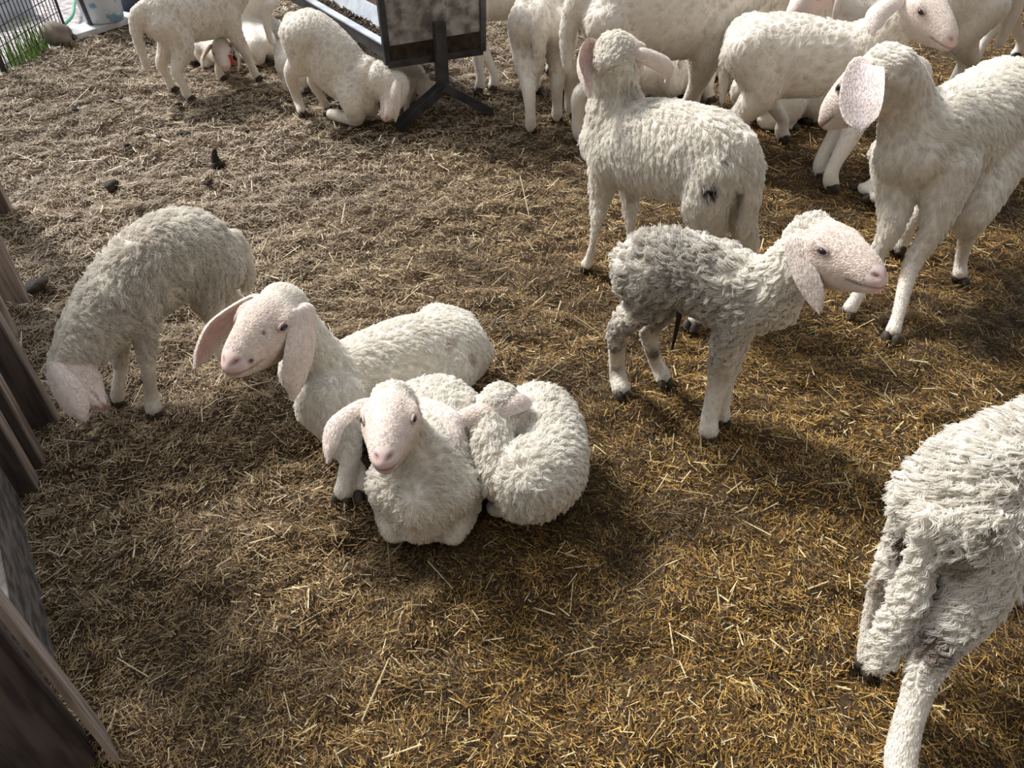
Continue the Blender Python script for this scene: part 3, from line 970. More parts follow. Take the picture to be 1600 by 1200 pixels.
p = ground(222, 26) + np.array((.03, .14, 0))
o_ = MB().hexa([p + np.array(c) for c in ((-.17, -.13, -.02), (.19, -.10, -.02), (.17, .14, -.02), (-.17, .12, -.02), (-.15, -.10, .34), (.16, -.08, .32), (.15, .11, .33), (-.14, .1, .34))]).build('feed_sack', plain('dark_blue_grey_sack', (.028, .034, .05), .7, .3, col2=(.06, .07, .09), nscale=8, bump=.3), bevel=.05, smooth=True)
tag(o_, 'dark blue-grey sack standing on the ground just right of the bucket', 'sack')

rng = np.random.default_rng(3)
V, F = [], []
ga, gb = ground(20, 98), ground(76, 62)
for i in range(150):
    q = rng.random(); p = ga * (1 - q) + gb * q + np.array((rng.normal(0, .03), rng.normal(0, .05), -.03))
    hgt = rng.uniform(.06, .20); a = rng.uniform(0, 2 * np.pi); w = .004
    dx = np.array((math.cos(a), math.sin(a), 0)); sx = np.array((-dx[1], dx[0], 0)) * w
    o = len(V); le = rng.uniform(.1, .5)
    for t_ in (0, .4, .75, 1):
        c = p + np.array((0, 0, hgt * t_)) + dx * hgt * le * t_ * t_
        V += [c - sx * (1 - t_ * .9), c + dx * w * .4 * (1 - t_), c + sx * (1 - t_ * .9)]
    for k_ in range(3):
        F += [(o + k_ * 3, o + k_ * 3 + 1, o + k_ * 3 + 4, o + k_ * 3 + 3), (o + k_ * 3 + 1, o + k_ * 3 + 2, o + k_ * 3 + 5, o + k_ * 3 + 4), (o + k_ * 3 + 2, o + k_ * 3, o + k_ * 3 + 3, o + k_ * 3 + 5)]
gr = mesh_np('grass', np.array(V), F, plain('fresh_grass', (.15, .27, .06), .6, .3, col2=(.30, .44, .13), nscale=30), None, False)
tag(gr, 'fresh green grass growing along the foot of the wire fence', 'grass', kind='stuff')
p0, p1 = ground(96, 42), on_ray(126, -4, ground(96, 42), .55, 1)
mb = MB(); q = [p0 + (p1 - p0) * t_ + np.array((.02 * math.sin(t_ * 5), 0, 0)) for t_ in np.linspace(0, 1.2, 12)]
mb.tube(q, [.009] * 12, 10)
o_ = mb.build('garden_hose', plain('green_plastic', (.10, .34, .20), .5, .4), smooth=True)
tag(o_, 'green hose hanging down by the wire fence left of the bucket', 'hose')

# dung lumps on the bedding
M_DUNG = plain('dung', (.022, .016, .011), .8, .3, col2=(.05, .036, .024), nscale=40, bump=.5)
BIG = {(340, 259): (.027, 'tallest dark dung lump, standing alone on the open straw below the feeder'),
       (175, 297): (.028, 'dark flat dung lump on the straw above the grazing lamb'),
       (62, 455): (.030, 'dung lump on the straw right beside the fence boards')}
DN = [(178, 163), (190, 163), (281, 168), (300, 190), (295, 215), (249, 223), (222, 219), (349, 188), (282, 212), (200, 232), (385, 207), (436, 172), (220, 187), (326, 288), (770, 250), (118, 172)]
for i, (px, py) in enumerate(list(BIG) + DN):
    p = ground(px, py)
    r = BIG[(px, py)][0] if (px, py) in BIG else rng.uniform(.010, .016)
    mb = MB()
    V, F, _ = loft([(-r, 0, r * .2), (-r * .3, r * .1, r * .5), (r * .4, -r * .1, r * .45), (r, 0, r * .2)], [r * .4, r * .85, r * .8, r * .35], [r * .3, r * .6, r * .55, r * .25], n=14, m=8)
    V = V + (vnoise(V, 1.2 / r, i)[:, None] - .5) * r * .7
    V[:, 2] *= .75
    mb.add(V, F)
    if (px, py) == (340, 259):
        V, F, _ = loft([(0, 0, .01), (.004, 0, .04), (.0, .004, .065)], [.02, .013, .008], [.02, .013, .008], n=10, m=7); mb.add(V, F)
    o_ = mb.build('dung_lump', M_DUNG, smooth=True); o_.location = p + np.array((0, 0, height(p[0:1], p[1:2])[0] + .011)); o_.rotation_euler = (0, 0, rng.uniform(0, 6))
    tag(o_, BIG[(px, py)][1] if (px, py) in BIG else 'small dark dung lump scattered on the pale straw', 'dung', 'dung lumps on the bedding')

# the feed trough
F1, F2 = ground(627, 203), ground(760, 180)
u_ = unit(F2 - F1); Mid = (F1 + F2) / 2
v_ = unit(np.array((-.545, .838, 0)))
zz = np.array((0, 0, 1.0))
tr = empty('feed_trough', Mid)
tag(tr, 'long dark steel feed trough with a dirty end panel on a forked foot', 'trough')
TL = 1.30


def TP(a_, c_, h_): return Mid + u_ * a_ + v_ * c_ + zz * h_


for c_, nm in ((0, 0), (TL - .12, 1)):
    MB().bar(TP(0, c_, .12), TP(0, c_, .385), .045, .035, u_).build('post', M_STEEL, tr, bevel=.002, origin=Mid)
    for sg in (-1, 1):
        MB().bar(TP(0, c_, .145), TP(sg * .205, c_, .012), .045, .035, v_).build('leg', M_STEEL, tr, bevel=.002, origin=Mid)
for c_ in (.035, TL):
    mb = MB().hexa([TP(-.195, c_, .25), TP(.195, c_, .25), TP(.195, c_ + .012, .25), TP(-.195, c_ + .012, .25), TP(-.205, c_, .66), TP(.205, c_, .66), TP(.205, c_ + .012, .66), TP(-.205, c_ + .012, .66)])
    pn = mb.build('end_panel', M_PANEL, tr, origin=Mid)
    fr = MB()
    for a0, h0, a1, h1 in ((-.197, .245, .197, .245), (-.197, .245, -.207, .665), (.197, .245, .207, .665), (-.207, .665, .207, .665)):
        fr.bar(TP(a0, c_ + .004, h0), TP(a1, c_ + .004, h1), .016, .026, v_)
    fr.build('panel_frame', M_STEEL, pn, origin=Mid)
    sd_ = -.004 if c_ < .5 else .016
    MB().hexa([TP(-.19, c_ + sd_, .256), TP(.19, c_ + sd_, .256), TP(.19, c_ + sd_ + .003, .256), TP(-.19, c_ + sd_ + .003, .256), TP(-.19, c_ + sd_, .312), TP(.19, c_ + sd_, .322), TP(.19, c_ + sd_ + .003, .322), TP(-.19, c_ + sd_ + .003, .312)]).build('mud_band', M_DUNG, pn, origin=Mid)
for sg in (-1, 1):
    mb = MB()
    mb.hexa([TP(sg * .06, .04, .262), TP(sg * .195, .04, .285), TP(sg * .195, TL, .285), TP(sg * .06, TL, .262), TP(sg * .06, .04, .270), TP(sg * .190, .04, .293), TP(sg * .190, TL, .293), TP(sg * .06, TL, .270)])
    mb.hexa([TP(-.065, .04, .262), TP(.065, .04, .262), TP(.065, TL, .262), TP(-.065, TL, .262), TP(-.065, .04, .27), TP(.065, .04, .27), TP(.065, TL, .27), TP(-.065, TL, .27)])
    mb.build('trough_pan', M_STEEL, tr, origin=Mid)
    rl = MB().bar(TP(sg * .198, .04, .292), TP(sg * .198, TL, .292), .046, .018, zz).build('side_rail', M_STEEL, tr, bevel=.002, origin=Mid)
    MB().bar(TP(sg * .193, .04, .318), TP(sg * .193, TL, .318), .034, .006, u_).build('rail_edge', M_RAIL, rl, origin=Mid)
    MB().hexa([TP(sg * .085, .05, .285), TP(sg * .073, .05, .285), TP(sg * .073, TL, .285), TP(sg * .085, TL, .285), TP(sg * .05, .05, .352), TP(sg * .04, .05, .352), TP(sg * .04, TL, .352), TP(sg * .05, TL, .352)]).build('sloping_board', M_RAIL, tr, origin=Mid)
MB().hexa([TP(-.045, .05, .35), TP(.045, .05, .35), TP(.045, TL, .35), TP(-.045, TL, .35), TP(-.02, .05, .66), TP(.02, .05, .66), TP(.02, TL, .66), TP(-.02, TL, .66)]).build('rack_board', M_BROWN, tr, origin=Mid)
V, F = [], []
for i in range(2600):
    a0 = rng.uniform(.092, .183) * rng.choice((-1, 1)); c0 = rng.uniform(.06, TL - .03)
    p = TP(a0, c0, .294 + rng.uniform(0, .010)); r = rng.uniform(.004, .008)
    o = len(V); d1 = unit(rng.normal(0, 1, 3)); d2 = unit(np.cross(d1, (.3, .5, .9))); d3 = np.cross(d1, d2)
    V += [p + d1 * r * 1.5, p - d1 * r * 1.5, p + d2 * r * .7, p - d2 * r * .7, p + d3 * r * .6, p - d3 * r * .6]
    F += [(o + x_, o + y_, o + w_) for x_, y_, w_ in ((0, 2, 4), (2, 1, 4), (1, 3, 4), (3, 0, 4), (2, 0, 5), (1, 2, 5), (3, 1, 5), (0, 3, 5))]
fd = mesh_np('feed', np.array(V), F, plain('grain_feed', (.05, .035, .02), .8, .2, col2=(.16, .12, .08), nscale=90), None, True)
tag(fd, 'dark crumbly grain feed lying along the inside of the trough', 'feed', kind='stuff')

# ------------------------------------------------------------------ the lambs
Q = dict
X = lambda r, w=None: ('x', r) if w is None else ('x', r, w)
# grazing lamb on the left, head down by the boards
build_lamb('lamb', 'curly white lamb grazing with its head down beside the wooden boards', 'lamb', (285, 592), 235, .75,
           torso=[('c', 368, 385, 20), ('c', 352, 393, 43), ('c', 326, 400, 64), ('c', 285, 396, 73), ('c', 246, 415, 72), ('c', 210, 445, 68), ('c', 176, 478, 58), ('c', 158, 500, 38)],
           legs={'fl': [(('p', 215, 470, .05), X(40)), (('p', 225, 525, .055), X(25)), (('g', 232, 578, .12), X(16)), (('g', 236, 618, .05), X(16)), (('g', 240, 640, .02), X(18))],
                 'fr': [(('p', 190, 480, -.05), X(36)), (('p', 185, 535, -.055), X(22)), (('g', 188, 575, .09), X(15)), (('g', 184, 605, .05), X(15)), (('g', 184, 622, .02), X(16))],
                 'hl': [(('p', 335, 415, .05), X(50)), (('p', 320, 455, .06), X(34)), (('p', 338, 505, .06), X(19)), (('g', 338, 535, .06), X(14)), (('g', 348, 555, .02), X(15))],
                 'hr': [(('p', 340, 405, -.05), X(46)), (('p', 340, 455, -.06), X(30)), (('p', 376, 478, -.06), X(17)), (('g', 372, 500, .06), X(14)), (('g', 380, 520, .02), X(14))]},
           neck=[(('base', ('p', 185, 468)), X(60)), (('p', 150, 512), X(52)), (('p', 124, 550), X(42)), (('p', 106, 572), X(33))],
           nose=('b', 153, 643, -1), headlen=.168, headup=(-.8, -.4, -.1),
           ears={'l': (133, 657, -1, Q(rise=0, bulge=.15, w=1.1)), 'r': (165, 640, 1, Q(bulge=.1))}, earlen=.178,
           tail=[(('p', 362, 370), X(20)), (('p', 377, 400), X(20)), (('p', 385, 435), X(17)), (('p', 382, 455), X(10))],
           wool=.020, curl=.5, hairs=30000, voxel=.0045, seed=11, dirt=patches([((-.05, 0, .4), (.25, .25, .2), (.5, .45, .38), .5, True)], .15, seed=9))
# big lying lamb
build_lamb('lamb', 'large lop-eared white lamb lying down behind the two resting small lambs', 'lamb', (620, 636), 207, .95, pose='lie',
           torso=[('c', 754, 552, 26), ('c', 737, 552, 50), ('c', 700, 553, 68), ('c', 645, 562, 73), ('c', 590, 580, 71), ('c', 545, 598, 67), ('c', 512, 612, 57), ('c', 496, 622, 38)],
           neck=[(('base', ('p', 520, 590)), X(60)), (('p', 492, 560), X(48)), (('p', 468, 520), X(40)), (('p', 448, 488), X(36))], nose=('b', 354, 566, -1), headlen=.215,
           ears={'l': (458, 622, -1, Q(w=1.5, bulge=.10, rise=0)), 'r': (306, 574, 1, Q(bulge=.25))}, earlen=.175,
           legs={'fl': [((.17, .09, .15), .08), (('g', 545, 700, .09), X(24)), (('g', 543, 742, .05), X(19)), (('g', 537, 770, .022), X(20))],
                 'fr': [((.17, -.05, .15), .08), (('g', 525, 690, .07), X(22)), (('g', 560, 735, .04), X(16)), (('g', 566, 762, .022), X(16))],
                 'hl': [((-.13, .05, .12), .07), ((-.03, .08, .09), .05), ((-.12, .09, .05), .035), ((-.08, .09, .03), .024), ((0, .09, .022), .02)],
                 'hr': [(('p', 720, 520, -.05), X(38)), (('p', 680, 505, -.08), X(34)), ((-.2, -.12, .06), .04), ((-.14, -.14, .03), .024), ((-.05, -.14, .022), .02)]},
           wool=.013, curl=.35, hairs=60000, voxel=.0045, seed=12, tail=None,
           spots=[(411, 520, .004, (.05, .03, .03), .9), (391, 563, .005, (.05, .03, .03), .9), (736, 560, .012, (.42, .30, .18), .6), (702, 535, .014, (.5, .42, .33), .5), (655, 520, .01, (.5, .42, .33), .4), (672, 467, .006, (.25, .2, .16), .7)])
# small lamb facing the camera
build_lamb('lamb', 'small white lamb lying in front facing the camera with ears held out sideways', 'lamb', (-.163, 1.083, 0), -93, .74, pose='lie', lenf=.78,
           legs={k: [((-.12, g * .075, .15), .09), ((-.03, g * .10, .10), .065), ((-.13, g * .11, .05), .038), ((-.08, g * .115, .03), .025), ((-.02, g * .12, .022), .02)] for k, g in (('hl', 1), ('hr', -1))},
           neck=[(('base', ('g', 650, 745, .13)), X(62)), (('g', 632, 700, .19), X(52)), (('g', 620, 660, .245), X(46)), (('g', 616, 640, .27), X(40))], nose=('b', 598, 716, -1), headlen=.245,
           ears={'r': (514, 722, -1, Q(rise=.32, bulge=.25, w=.8, n=(-.2, .3, .9))), 'l': (716, 697, -1, Q(rise=.32, bulge=.25, w=.8, n=(.2, .3, .9)))}, earlen=.165, earw=.062,
           wool=.018, curl=.35, hairs=30000, voxel=.0045, seed=13, tail='lie')
# curled lamb
build_lamb('lamb', 'small white lamb curled up with its head laid back on its flank', 'lamb', (825, 775), -120, .74, pose='lie',
           torso=[('z', 805, 648, .12, 40), ('z', 840, 652, .12, 60), ('z', 858, 690, .12, 62), ('z', 854, 733, .115, 68), ('z', 822, 750, .12, 72), ('z', 794, 748, .115, 58), ('z', 778, 745, .12, 36)],
           legs={'fl': [(('g', 800, 760, .09), X(42)), (('g', 790, 788, .05), X(25)), (('g', 772, 795, .03), X(18)), (('g', 768, 785, .025), X(14))],
                 'fr': [(('g', 800, 740, .09), X(40)), (('g', 785, 760, .05), X(25)), (('g', 775, 755, .03), X(18)), (('g', 775, 745, .025), X(14))],
                 'hl': [(('g', 860, 720, .10), X(50)), (('g', 880, 750, .06), X(30)), (('g', 850, 785, .03), X(18)), (('g', 820, 800, .02), X(13))],
                 'hr': [(('g', 850, 680, .10), X(45)), (('g', 880, 690, .06), X(30)), (('g', 880, 720, .03), X(18)), (('g', 885, 740, .02), X(13))]},
           neck=[(('base', ('g', 785, 742, .12)), X(50)), (('g', 770, 700, .16), X(40)), (('g', 768, 660, .19), X(35)), (('g', 778, 640, .20), X(32))], nose=('b', 836, 672, 1), headlen=.235, headup=(-.4, -.2, .85),
           ears={'r': (690, 662, -1, Q(n=(-.2, -.3, .9), rise=.15)), 'l': (852, 640, 1, Q(n=(.2, -.5, .8), rise=.2))}, earlen=.17,
           wool=.02, curl=.4, hairs=30000, voxel=.0045, seed=14, tail=None)
# newborn standing
build_lamb('lamb', 'dirty curly newborn lamb standing in the middle and facing right', 'lamb', (1068, 640), -27, .75,
           torso=[('c', 968, 412, 16), ('c', 984, 414, 43), ('c', 1016, 414, 60), ('c', 1068, 421, 64), ('c', 1120, 441, 66), ('c', 1165, 460, 66), ('c', 1203, 473, 53), ('c', 1226, 480, 34)],
           legs={'fr': [(('p', 1160, 480, -.05), X(42)), (('p', 1136, 535, -.06), X(29)), (('g', 1124, 590, .13), X(23)), (('g', 1110, 648, .05), X(20)), (('g', 1107, 675, .02), X(22))],
                 'fl': [(('p', 1170, 470, .05), X(36)), (('p', 1155, 525, .06), X(24)), (('g', 1140, 580, .12), X(19)), (('g', 1130, 630, .05), X(17)), (('g', 1130, 652, .02), X(18))],
                 'hr': [(('p', 1000, 428, -.05), X(46)), (('p', 1008, 470, -.06), X(36)), (('p', 968, 515, -.06), X(22)), (('g', 964, 568, .06), X(18)), (('g', 967, 594, .03), X(20)), (('g', 971, 608, .02), X(21))],
                 'hl': [(('p', 1010, 425, .05), X(42)), (('p', 1040, 465, .06), X(30)), (('p', 1014, 512, .06), X(20)), (('g', 1023, 560, .06), X(17)), (('g', 1032, 580, .03), X(18)), (('g', 1036, 590, .02), X(19))]},
           neck=[(('base', ('p', 1190, 462)), X(58)), (('p', 1222, 434), X(52)), (('p', 1246, 405), X(45)), (('p', 1262, 380), X(39))], nose=('b', 1383, 430, -1), headlen=.243,
           ears={'r': (1281, 487, -1, Q(bulge=.08, rise=0, w=1.15))}, earlen=.17,
           wool=.024, curl=.7, lock=.75, clump=3200, hairs=40000, voxel=.0045, seed=15, tail=[(('p', 970, 395), X(18)), (('p', 965, 430), X(16)), (('p', 968, 465), X(11))],
           dirt=patches([((-.13, 0, .42), (.24, .22, .2), (.36, .32, .27), .8, True), ((-.2, 0, .3), (.1, .2, .12), (.36, .31, .26), .6, True)], .08, seed=4, thr=.10),
           spots=[(962, 545, .022, (.28, .22, .16), .8), (960, 580, .02, (.34, .27, .2), .6), (1024, 552, .022, (.22, .18, .13), .85), (1008, 470, .012, (.3, .22, .17), .6), (1033, 478, .012, (.3, .22, .17), .6), (1110, 380, .008, (.2, .16, .12), .8)])
# big lamb in the middle looking away
build_lamb('lamb', 'thick white lamb standing behind the newborn with its head turned away', 'lamb', (1045, 450), 133, .95,
           torso=[('c', 1180, 262, 18), ('c', 1165, 262, 44), ('c', 1128, 252, 70), ('c', 1085, 242, 77), ('c', 1030, 233, 77), ('c', 985, 226, 70), ('c', 950, 222, 54), ('c', 932, 222, 34)],
           legs={'fl': [(('p', 955, 240, .05), X(42)), (('p', 940, 300, .06), X(24)), (('g', 930, 362, .14), X(12)), (('g', 922, 400, .05), X(12)), (('g', 916, 414, .02), X(14))],
                 'fr': [(('p', 985, 240, -.05), X(40)), (('p', 985, 300, -.06), X(20)), (('g', 985, 350, .14), X(13)), (('g', 986, 385, .05), X(11)), (('g', 985, 400, .02), X(12))],
                 'hl': [(('p', 1118, 262, .04), X(50)), (('p', 1102, 325, .06), X(40)), (('g', 1118, 400, .15), X(18)), (('g', 1098, 470, .06), X(15)), (('g', 1084, 500, .02), X(16))],
                 'hr': [(('p', 1150, 258, -.04), X(46)), (('p', 1152, 322, -.05), X(32)), (('g', 1174, 395, .15), X(17)), (('g', 1168, 450, .06), X(14)), (('g', 1165, 474, .02), X(15))]},
           neck=[(('base', ('p', 965, 210)), X(60)), (('p', 962, 165), X(48)), (('p', 960, 130), X(42)), (('b', 958, 100, .07, -1), X(38))], nose=('b', 985, 85, 1), headlen=.25,
           ears={'l': (922, 152, -1, Q(n=(-.6, .8, 0), rise=0, bulge=.2)), 'r': (1040, 128, 1, Q(bulge=.4, w=.72))}, earlen=.17,
           tail=[(('p', 1165, 215), X(20)), (('p', 1176, 255), X(20)), (('p', 1174, 310), X(20)), (('p', 1160, 360), X(16))],
           wool=.024, curl=.25, hairs=36000, voxel=.005, seed=16,
           spots=[(1109, 295, .019, (.02, .02, .025), 1.0), (1130, 252, .005, (.05, .05, .05), .9), (1153, 300, .012, (.3, .26, .22), .6), (985, 148, .03, (.45, .42, .38), .4)])  # mark between tail and thigh paints in the shade of that gap
# right hand lamb in profile
build_lamb('lamb', 'tall white lamb at the right edge standing with its head in profile facing left', 'lamb', (1.205, 2.006, 0), 222, 1.05,
           legs={'fl': [((.20, .055, .36), .075), (('g', 1462, 350, .26), X(26)), (('g', 1424, 416, .15), X(18)), (('g', 1404, 490, .055), X(14)), (('g', 1395, 518, .02), X(16))],
                 'fr': [((.20, -.055, .36), .075), (('g', 1394, 350, .24), X(24)), (('g', 1368, 400, .15), X(17)), (('g', 1340, 462, .055), X(14)), (('g', 1328, 482, .02), X(16))],
                 'hl': [((-.19, .06, .37), .085), (('g', 1520, 330, .25), X(34)), (('g', 1512, 365, .15), X(18)), (('g', 1502, 405, .06), X(13)), (('g', 1500, 428, .02), X(15))]},
           feet={'hr': ('g', 1400, 395)},
           neck=[(('base', ('g', 1428, 245, .40)), X(62)), (('g', 1424, 190, .48), X(52)), (('g', 1412, 145, .55), X(44)), (('g', 1396, 112, .61), X(40))], nose=('b', 1280, 182, 1), headlen=.216,
           ears={'l': (1346, 205, -1, Q(w=1.25, bulge=.1, rise=0, n=(.2, 1, .2), cup=.35, inner=(.85, .78, .77))), 'r': (1447, 112, 1, Q())}, earlen=.142,
           wool=.018, curl=.25, hairs=36000, voxel=.005, seed=17, spots=[(1412, 428, .014, (.5, .4, .27), .6), (1541, 170, .004, (.1, .09, .08), .8)])
# lamb at the bottom right corner
build_lamb('lamb', 'white curly lamb cut off by the bottom right corner showing its dirty rump', 'lamb', (.86, .80, 0), 18, .85,
           torso=[('z', 1432, 785, .34, 30), ('z', 1450, 778, .34, 62), ('z', 1500, 765, .345, 92), ('z', 1570, 742, .35, 100), ('z', 1650, 715, .35, 105), ('z', 1730, 690, .35, 100), ('z', 1790, 670, .36, 80), ('z', 1830, 655, .38, 50)],
           legs={'hr': [(('g', 1510, 810, .33), X(88)), (('g', 1520, 900, .25), X(70)), (('g', 1456, 1020, .16), X(40)), (('g', 1425, 1110, .09), X(34)), (('g', 1408, 1180, .04), X(36)), (('g', 1408, 1220, .02), X(36))],
                 'hl': [(('g', 1460, 780, .33), X(70)), (('g', 1430, 840, .25), X(50)), (('g', 1375, 920, .15), X(28)), (('g', 1355, 985, .07), X(22)), (('g', 1350, 1030, .02), X(22))]},
           tail=[(('g', 1452, 800, .36), X(32)), (('g', 1440, 870, .29), X(32)), (('g', 1412, 955, .20), X(38)), (('g', 1378, 1022, .12), X(34))],
           feet={'fl': ('g', 1700, 820), 'fr': ('g', 1790, 900)},
           wool=.030, curl=.6, lock=.7, hairs=52000, voxel=.005, seed=18, dirt=patches([], .22, seed=7),
           spots=[(1416, 838, .022, (.13, .08, .05), .95), (1412, 868, .016, (.15, .10, .06), .9), (1508, 872, .022, (.30, .24, .15), .8), (1548, 830, .014, (.30, .25, .17), .75), (1462, 1010, .034, (.20, .14, .10), .85), (1376, 915, .022, (.28, .20, .13), .75), (1465, 905, .022, (.25, .19, .13), .75), (1440, 950, .012, (.3, .22, .12), .7)])
# back row
build_lamb('sheep', 'white young sheep standing behind the middle lamb with head raised looking right', 'sheep', (1225, 258), -12, 1.1,
           torso=[('c', 1147, 85, 24), ('c', 1162, 85, 48), ('c', 1192, 85, 62), ('c', 1232, 88, 64), ('c', 1275, 92, 60), ('c', 1312, 93, 55), ('c', 1340, 95, 45), ('c', 1356, 95, 30)],
           feet={'fr': ('g', 1297, 298), 'fl': ('g', 1281, 278), 'hl': ('g', 1222, 222), 'hr': ('g', 1150, 265)},
           tail=[(('p', 1148, 50), X(12)), (('p', 1136, 80), X(13)), (('p', 1131, 120), X(12)), (('p', 1128, 160), X(8))],
           neck=[(('base', ('p', 1335, 85)), X(48)), (('p', 1374, 60), X(42)), (('p', 1404, 28), X(36)), (('p', 1420, 2), X(30))], nose=('b', 1496, 62, -1), headlen=.205,
           ears={'r': (1363, 55, -1, Q(bulge=.3, rise=.2, w=.85, inner=(.84, .74, .70), n=(-.1, -.5, .9))), 'l': (1480, 20, 1, Q())},
           wool=.014, hairs=14000, voxel=.007, seed=19)
build_lamb('sheep', 'big white sheep standing at the top centre seen from its tail end side', 'sheep', (1008, 208), 6, 1.17, lenf=.8,
           feet={'hr': ('g', 908, 222), 'hl': ('g', 896, 184), 'fr': ('g', 1072, 195)},
           wool=.014, hairs=14000, voxel=.007, seed=20)
build_lamb('sheep', 'white sheep seen from behind standing between the feeder and the big sheep', 'sheep', (850, 166), 82, 1.0, lenf=.62,
           feet={'hl': ('g', 829, 207), 'hr': ('g', 870, 190)}, wool=.016, hairs=12000, voxel=.007, seed=21)
build_lamb('sheep', 'greyish white sheep standing behind the feeder end panel', 'sheep', (792, 117), 200, 1.0, lenf=.8,
           feet={'fl': ('g', 748, 146), 'fr': ('g', 770, 142)}, neck=[((.26, 0, .50), .085), ((.28, 0, .58), .068)], nose=(.42, 0, .50), wool=.012, hairs=9000, voxel=.008, seed=22)
build_lamb('sheep', 'white sheep kneeling on its forelegs to eat beside the feeder foot', 'sheep', (515, 182), -18, .9,
           torso=[('c', 455, 34, 18), ('c', 465, 42, 36), ('c', 486, 60, 45), ('c', 510, 84, 47), ('c', 533, 108, 46), ('c', 551, 126, 41), ('c', 563, 138, 28)],
           legs={'fr': [(('p', 545, 130, -.05), X(30)), (('g', 551, 165, .10), X(19)), (('g', 556, 185, .035), X(14)), (('g', 537, 184, .03), X(10)), (('g', 517, 178, .025), X(10))],
                 'fl': [(('p', 552, 125, .05), X(30)), (('g', 572, 158, .10), X(18)), (('g', 578, 174, .035), X(13)), (('g', 560, 170, .03), X(9)), (('g', 540, 166, .025), X(9))],
                 'hr': [(('p', 472, 55, -.05), X(38)), (('p', 470, 95, -.06), X(24)), (('p', 455, 115, -.055), X(13)), (('g', 464, 152, .06), X(9)), (('g', 472, 174, .02), X(9))],
                 'hl': [(('p', 480, 55, .05), X(34)), (('p', 495, 100, .06), X(20)), (('p', 490, 128, .055), X(11)), (('g', 502, 152, .06), X(8)), (('g', 510, 166, .02), X(8))]},
           neck=[(('base', ('p', 560, 125)), X(40)), (('p', 585, 125), X(34)), (('p', 606, 130), X(29)), (('p', 620, 134), X(24))], nose=('b', 606, 190, -1), headlen=.175, headup=(.9, 0, .3),
           ears={'r': (618, 190, -1, Q(w=.8)), 'l': (634, 185, 1, Q(w=.8))},
           wool=.010, hairs=12000, voxel=.006, seed=23, tail=[(('p', 452, 26), X(10)), (('p', 446, 50), X(9)), (('p', 447, 75), X(6))])
build_lamb('lamb', 'small white lamb lying with its head down just behind the feeder post', 'lamb', (606, 148), -12, .56, pose='lie', lenf=1.0,
           neck=[(('base', ('g', 632, 136, .09)), X(26)), (('g', 648, 132, .10), X(22)), (('g', 658, 130, .11), X(18))], nose=('g', 662, 166, .035), headlen=.22, headup=(.3, -.3, .8),
           ears={'r': (636, 178, -1, Q()), 'l': (688, 140, 1, Q())}, wool=.012, hairs=8000, voxel=.007, seed=24)
build_lamb('lamb', 'lamb lying in the shade behind the hind legs of the kneeling sheep', 'lamb', (496, 131), -10, .75, pose='lie', lenf=.7,
           wool=.010, hairs=6000, voxel=.008, seed=25)
build_lamb('sheep', 'white sheep at the far left with a long tail and its head out of view', 'sheep', (328, 138), 44, .82, lenf=.85,
           feet={'hr': ('g', 298, 158), 'hl': ('g', 272, 143), 'fr': ('g', 403, 126), 'fl': ('g', 348, 126)},
           tail=[((-.22, 0, .45), .035), ((-.275, .01, .42), .033), ((-.295, .02, .33), .030), ((-.29, .03, .16), .020)],
           wool=.011, hairs=13000, voxel=.007, seed=26)
build_lamb('sheep', 'white sheep kneeling behind the far left sheep with its neck stretched right', 'sheep', (388, 66), -12, .9, lenf=.8, torso_pitch=-18,
           neck=[(('base', ('p', 385, 30)), X(34)), (('p', 412, 48), X(28)), (('p', 435, 62), X(23)), (('p', 450, 72), X(20))], nose=('b', 485, 98, -1), headlen=.2,
           legs={'fr': [(('p', 385, 45, -.05), X(26)), (('g', 398, 70, .10), X(15)), (('g', 404, 92, .035), X(11)), (('g', 390, 90, .03), X(8)), (('g', 372, 86, .025), X(8))],
                 'fl': [(('p', 392, 42, .05), X(26)), (('g', 420, 66, .10), X(14)), (('g', 424, 84, .035), X(11)), (('g', 410, 80, .03), X(8)), (('g', 392, 76, .025), X(8))]},
           wool=.008, hairs=9000, voxel=.008, seed=27, tail='short')
build_lamb('lamb', 'small lamb lying between the legs of the far left sheep', 'lamb', (334, 97), -62, .58, pose='lie', lenf=.7,
           ears={'r': (318, 112, -1, Q()), 'l': (372, 112, -1, Q())},
           neck=[(('g', 346, 84, .12), X(18)), (('g', 346, 74, .155), X(17))], nose=('b', 352, 106, -1), headlen=.26, earlen=.2,
           wool=.008, hairs=5000, voxel=.007, seed=28)
build_lamb('lamb', 'white lamb lying on the straw under the big sheep', 'lamb', (1026, 146), 100, .82, pose='lie', lenf=.8, wool=.014, hairs=7000, voxel=.008, seed=29)
build_lamb('sheep', 'white sheep half hidden between the big sheep and the one looking right', 'sheep', (1186, 132), 6, 1.05, lenf=.7,
           feet={'hr': ('g', 1108, 160)}, wool=.012, hairs=9000, voxel=.008, seed=30)
build_lamb('sheep', 'white sheep standing across the back behind the one looking right', 'sheep', (1405, 160), 178, 1.08, lenf=.9,
           neck=[(('base', ('p', 1325, 25)), X(40)), (('p', 1290, 0), X(32)), (('p', 1275, -12), X(28))], nose=('b', 1235, 22, -1), ears={'l': (1300, 32, -1, Q())},
           feet={'hl': ('g', 1484, 155)}, wool=.010, hairs=10000, voxel=.008, seed=31)
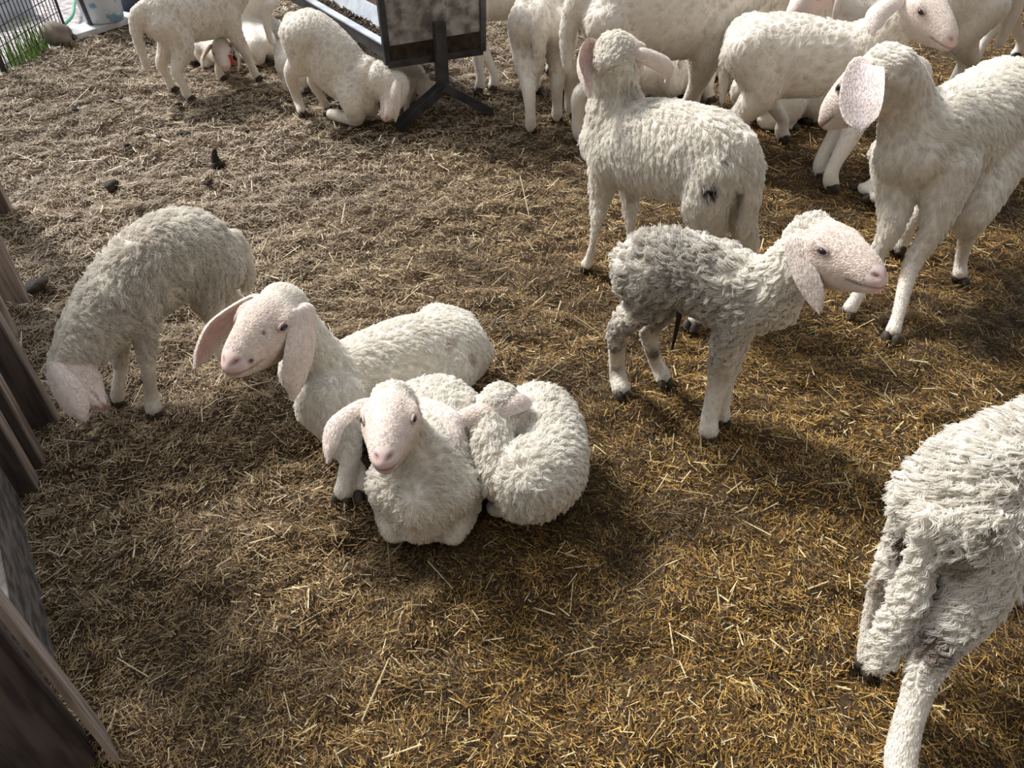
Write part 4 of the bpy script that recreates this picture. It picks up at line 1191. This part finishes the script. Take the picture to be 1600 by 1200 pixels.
build_lamb('sheep', 'white sheep at the top right corner standing with one leg stretched out', 'sheep', (1600, 95), 176, 1.1,
           feet={'fl': ('g', 1513, 110), 'fr': ('g', 1584, 92)}, wool=.008, hairs=8000, voxel=.008, seed=32)
build_lamb('lamb', 'lamb lying under the belly of the sheep looking right', 'lamb', (1222, 184), 3, .85, pose='lie', lenf=.85, wool=.010, hairs=6000, voxel=.008, seed=33,
           nose=(.30, -.08, .06), neck=[((.25, 0, .16), .08), ((.28, 0, .14), .06)])
build_lamb('lamb', 'lamb lying behind the chest of the tall right hand lamb with pale hooves showing', 'lamb', (1470, 280), 183, .85, pose='lie', lenf=.8,
           legs={'fl': [((.18, .075, .17), .08), ((.13, .1, .085), .05), (('g', 1380, 305, .045), X(13)), (('g', 1364, 308, .03), X(10))],
                 'fr': [((.18, -.075, .17), .08), ((.13, -.1, .085), .05), (('g', 1360, 292, .045), X(12)), (('g', 1345, 292, .03), X(9))]},
           wool=.012, hairs=6000, voxel=.008, seed=34,
           neck=[((.17, .03, .22), .08), ((.12, .1, .24), .065)], nose=(-.08, .16, .16))

# navel cord of the newborn, red ear tag of the small lamb at the back
for inf in SHEEP:
    if inf['root']['label'].startswith('dirty curly newborn'):
        pts = []
        for px, py in ((1062, 476), (1061, 495), (1056, 520), (1050, 546)):
            d = ray(px, py); pts.append(CAMP + d * (-((CAMP - inf['C']) @ inf['l']) / (d @ inf['l'])) - inf['C'])
        MB().tube(pts, [.006, .006, .0045, .0025], 10).build('navel_cord', plain('dried_cord', (.03, .018, .014), .7, .3), inf['root'], True)
    if inf['root']['label'].startswith('small lamb lying between'):
        c_ = on_ray(362, 94, inf['poll'], .11, -1) - inf['C']
        MB().hexa([c_ + np.array(q) for q in ((-.009, 0, -.02), (.012, 0, -.022), (.012, .004, -.022), (-.009, .004, -.02), (-.015, 0, .02), (.004, 0, .022), (.004, .004, .022), (-.015, .004, .02))]).build('ear_tag', plain('red_plastic', (.50, .07, .06), .5, .4), inf['root'])

import gc
gc.collect()
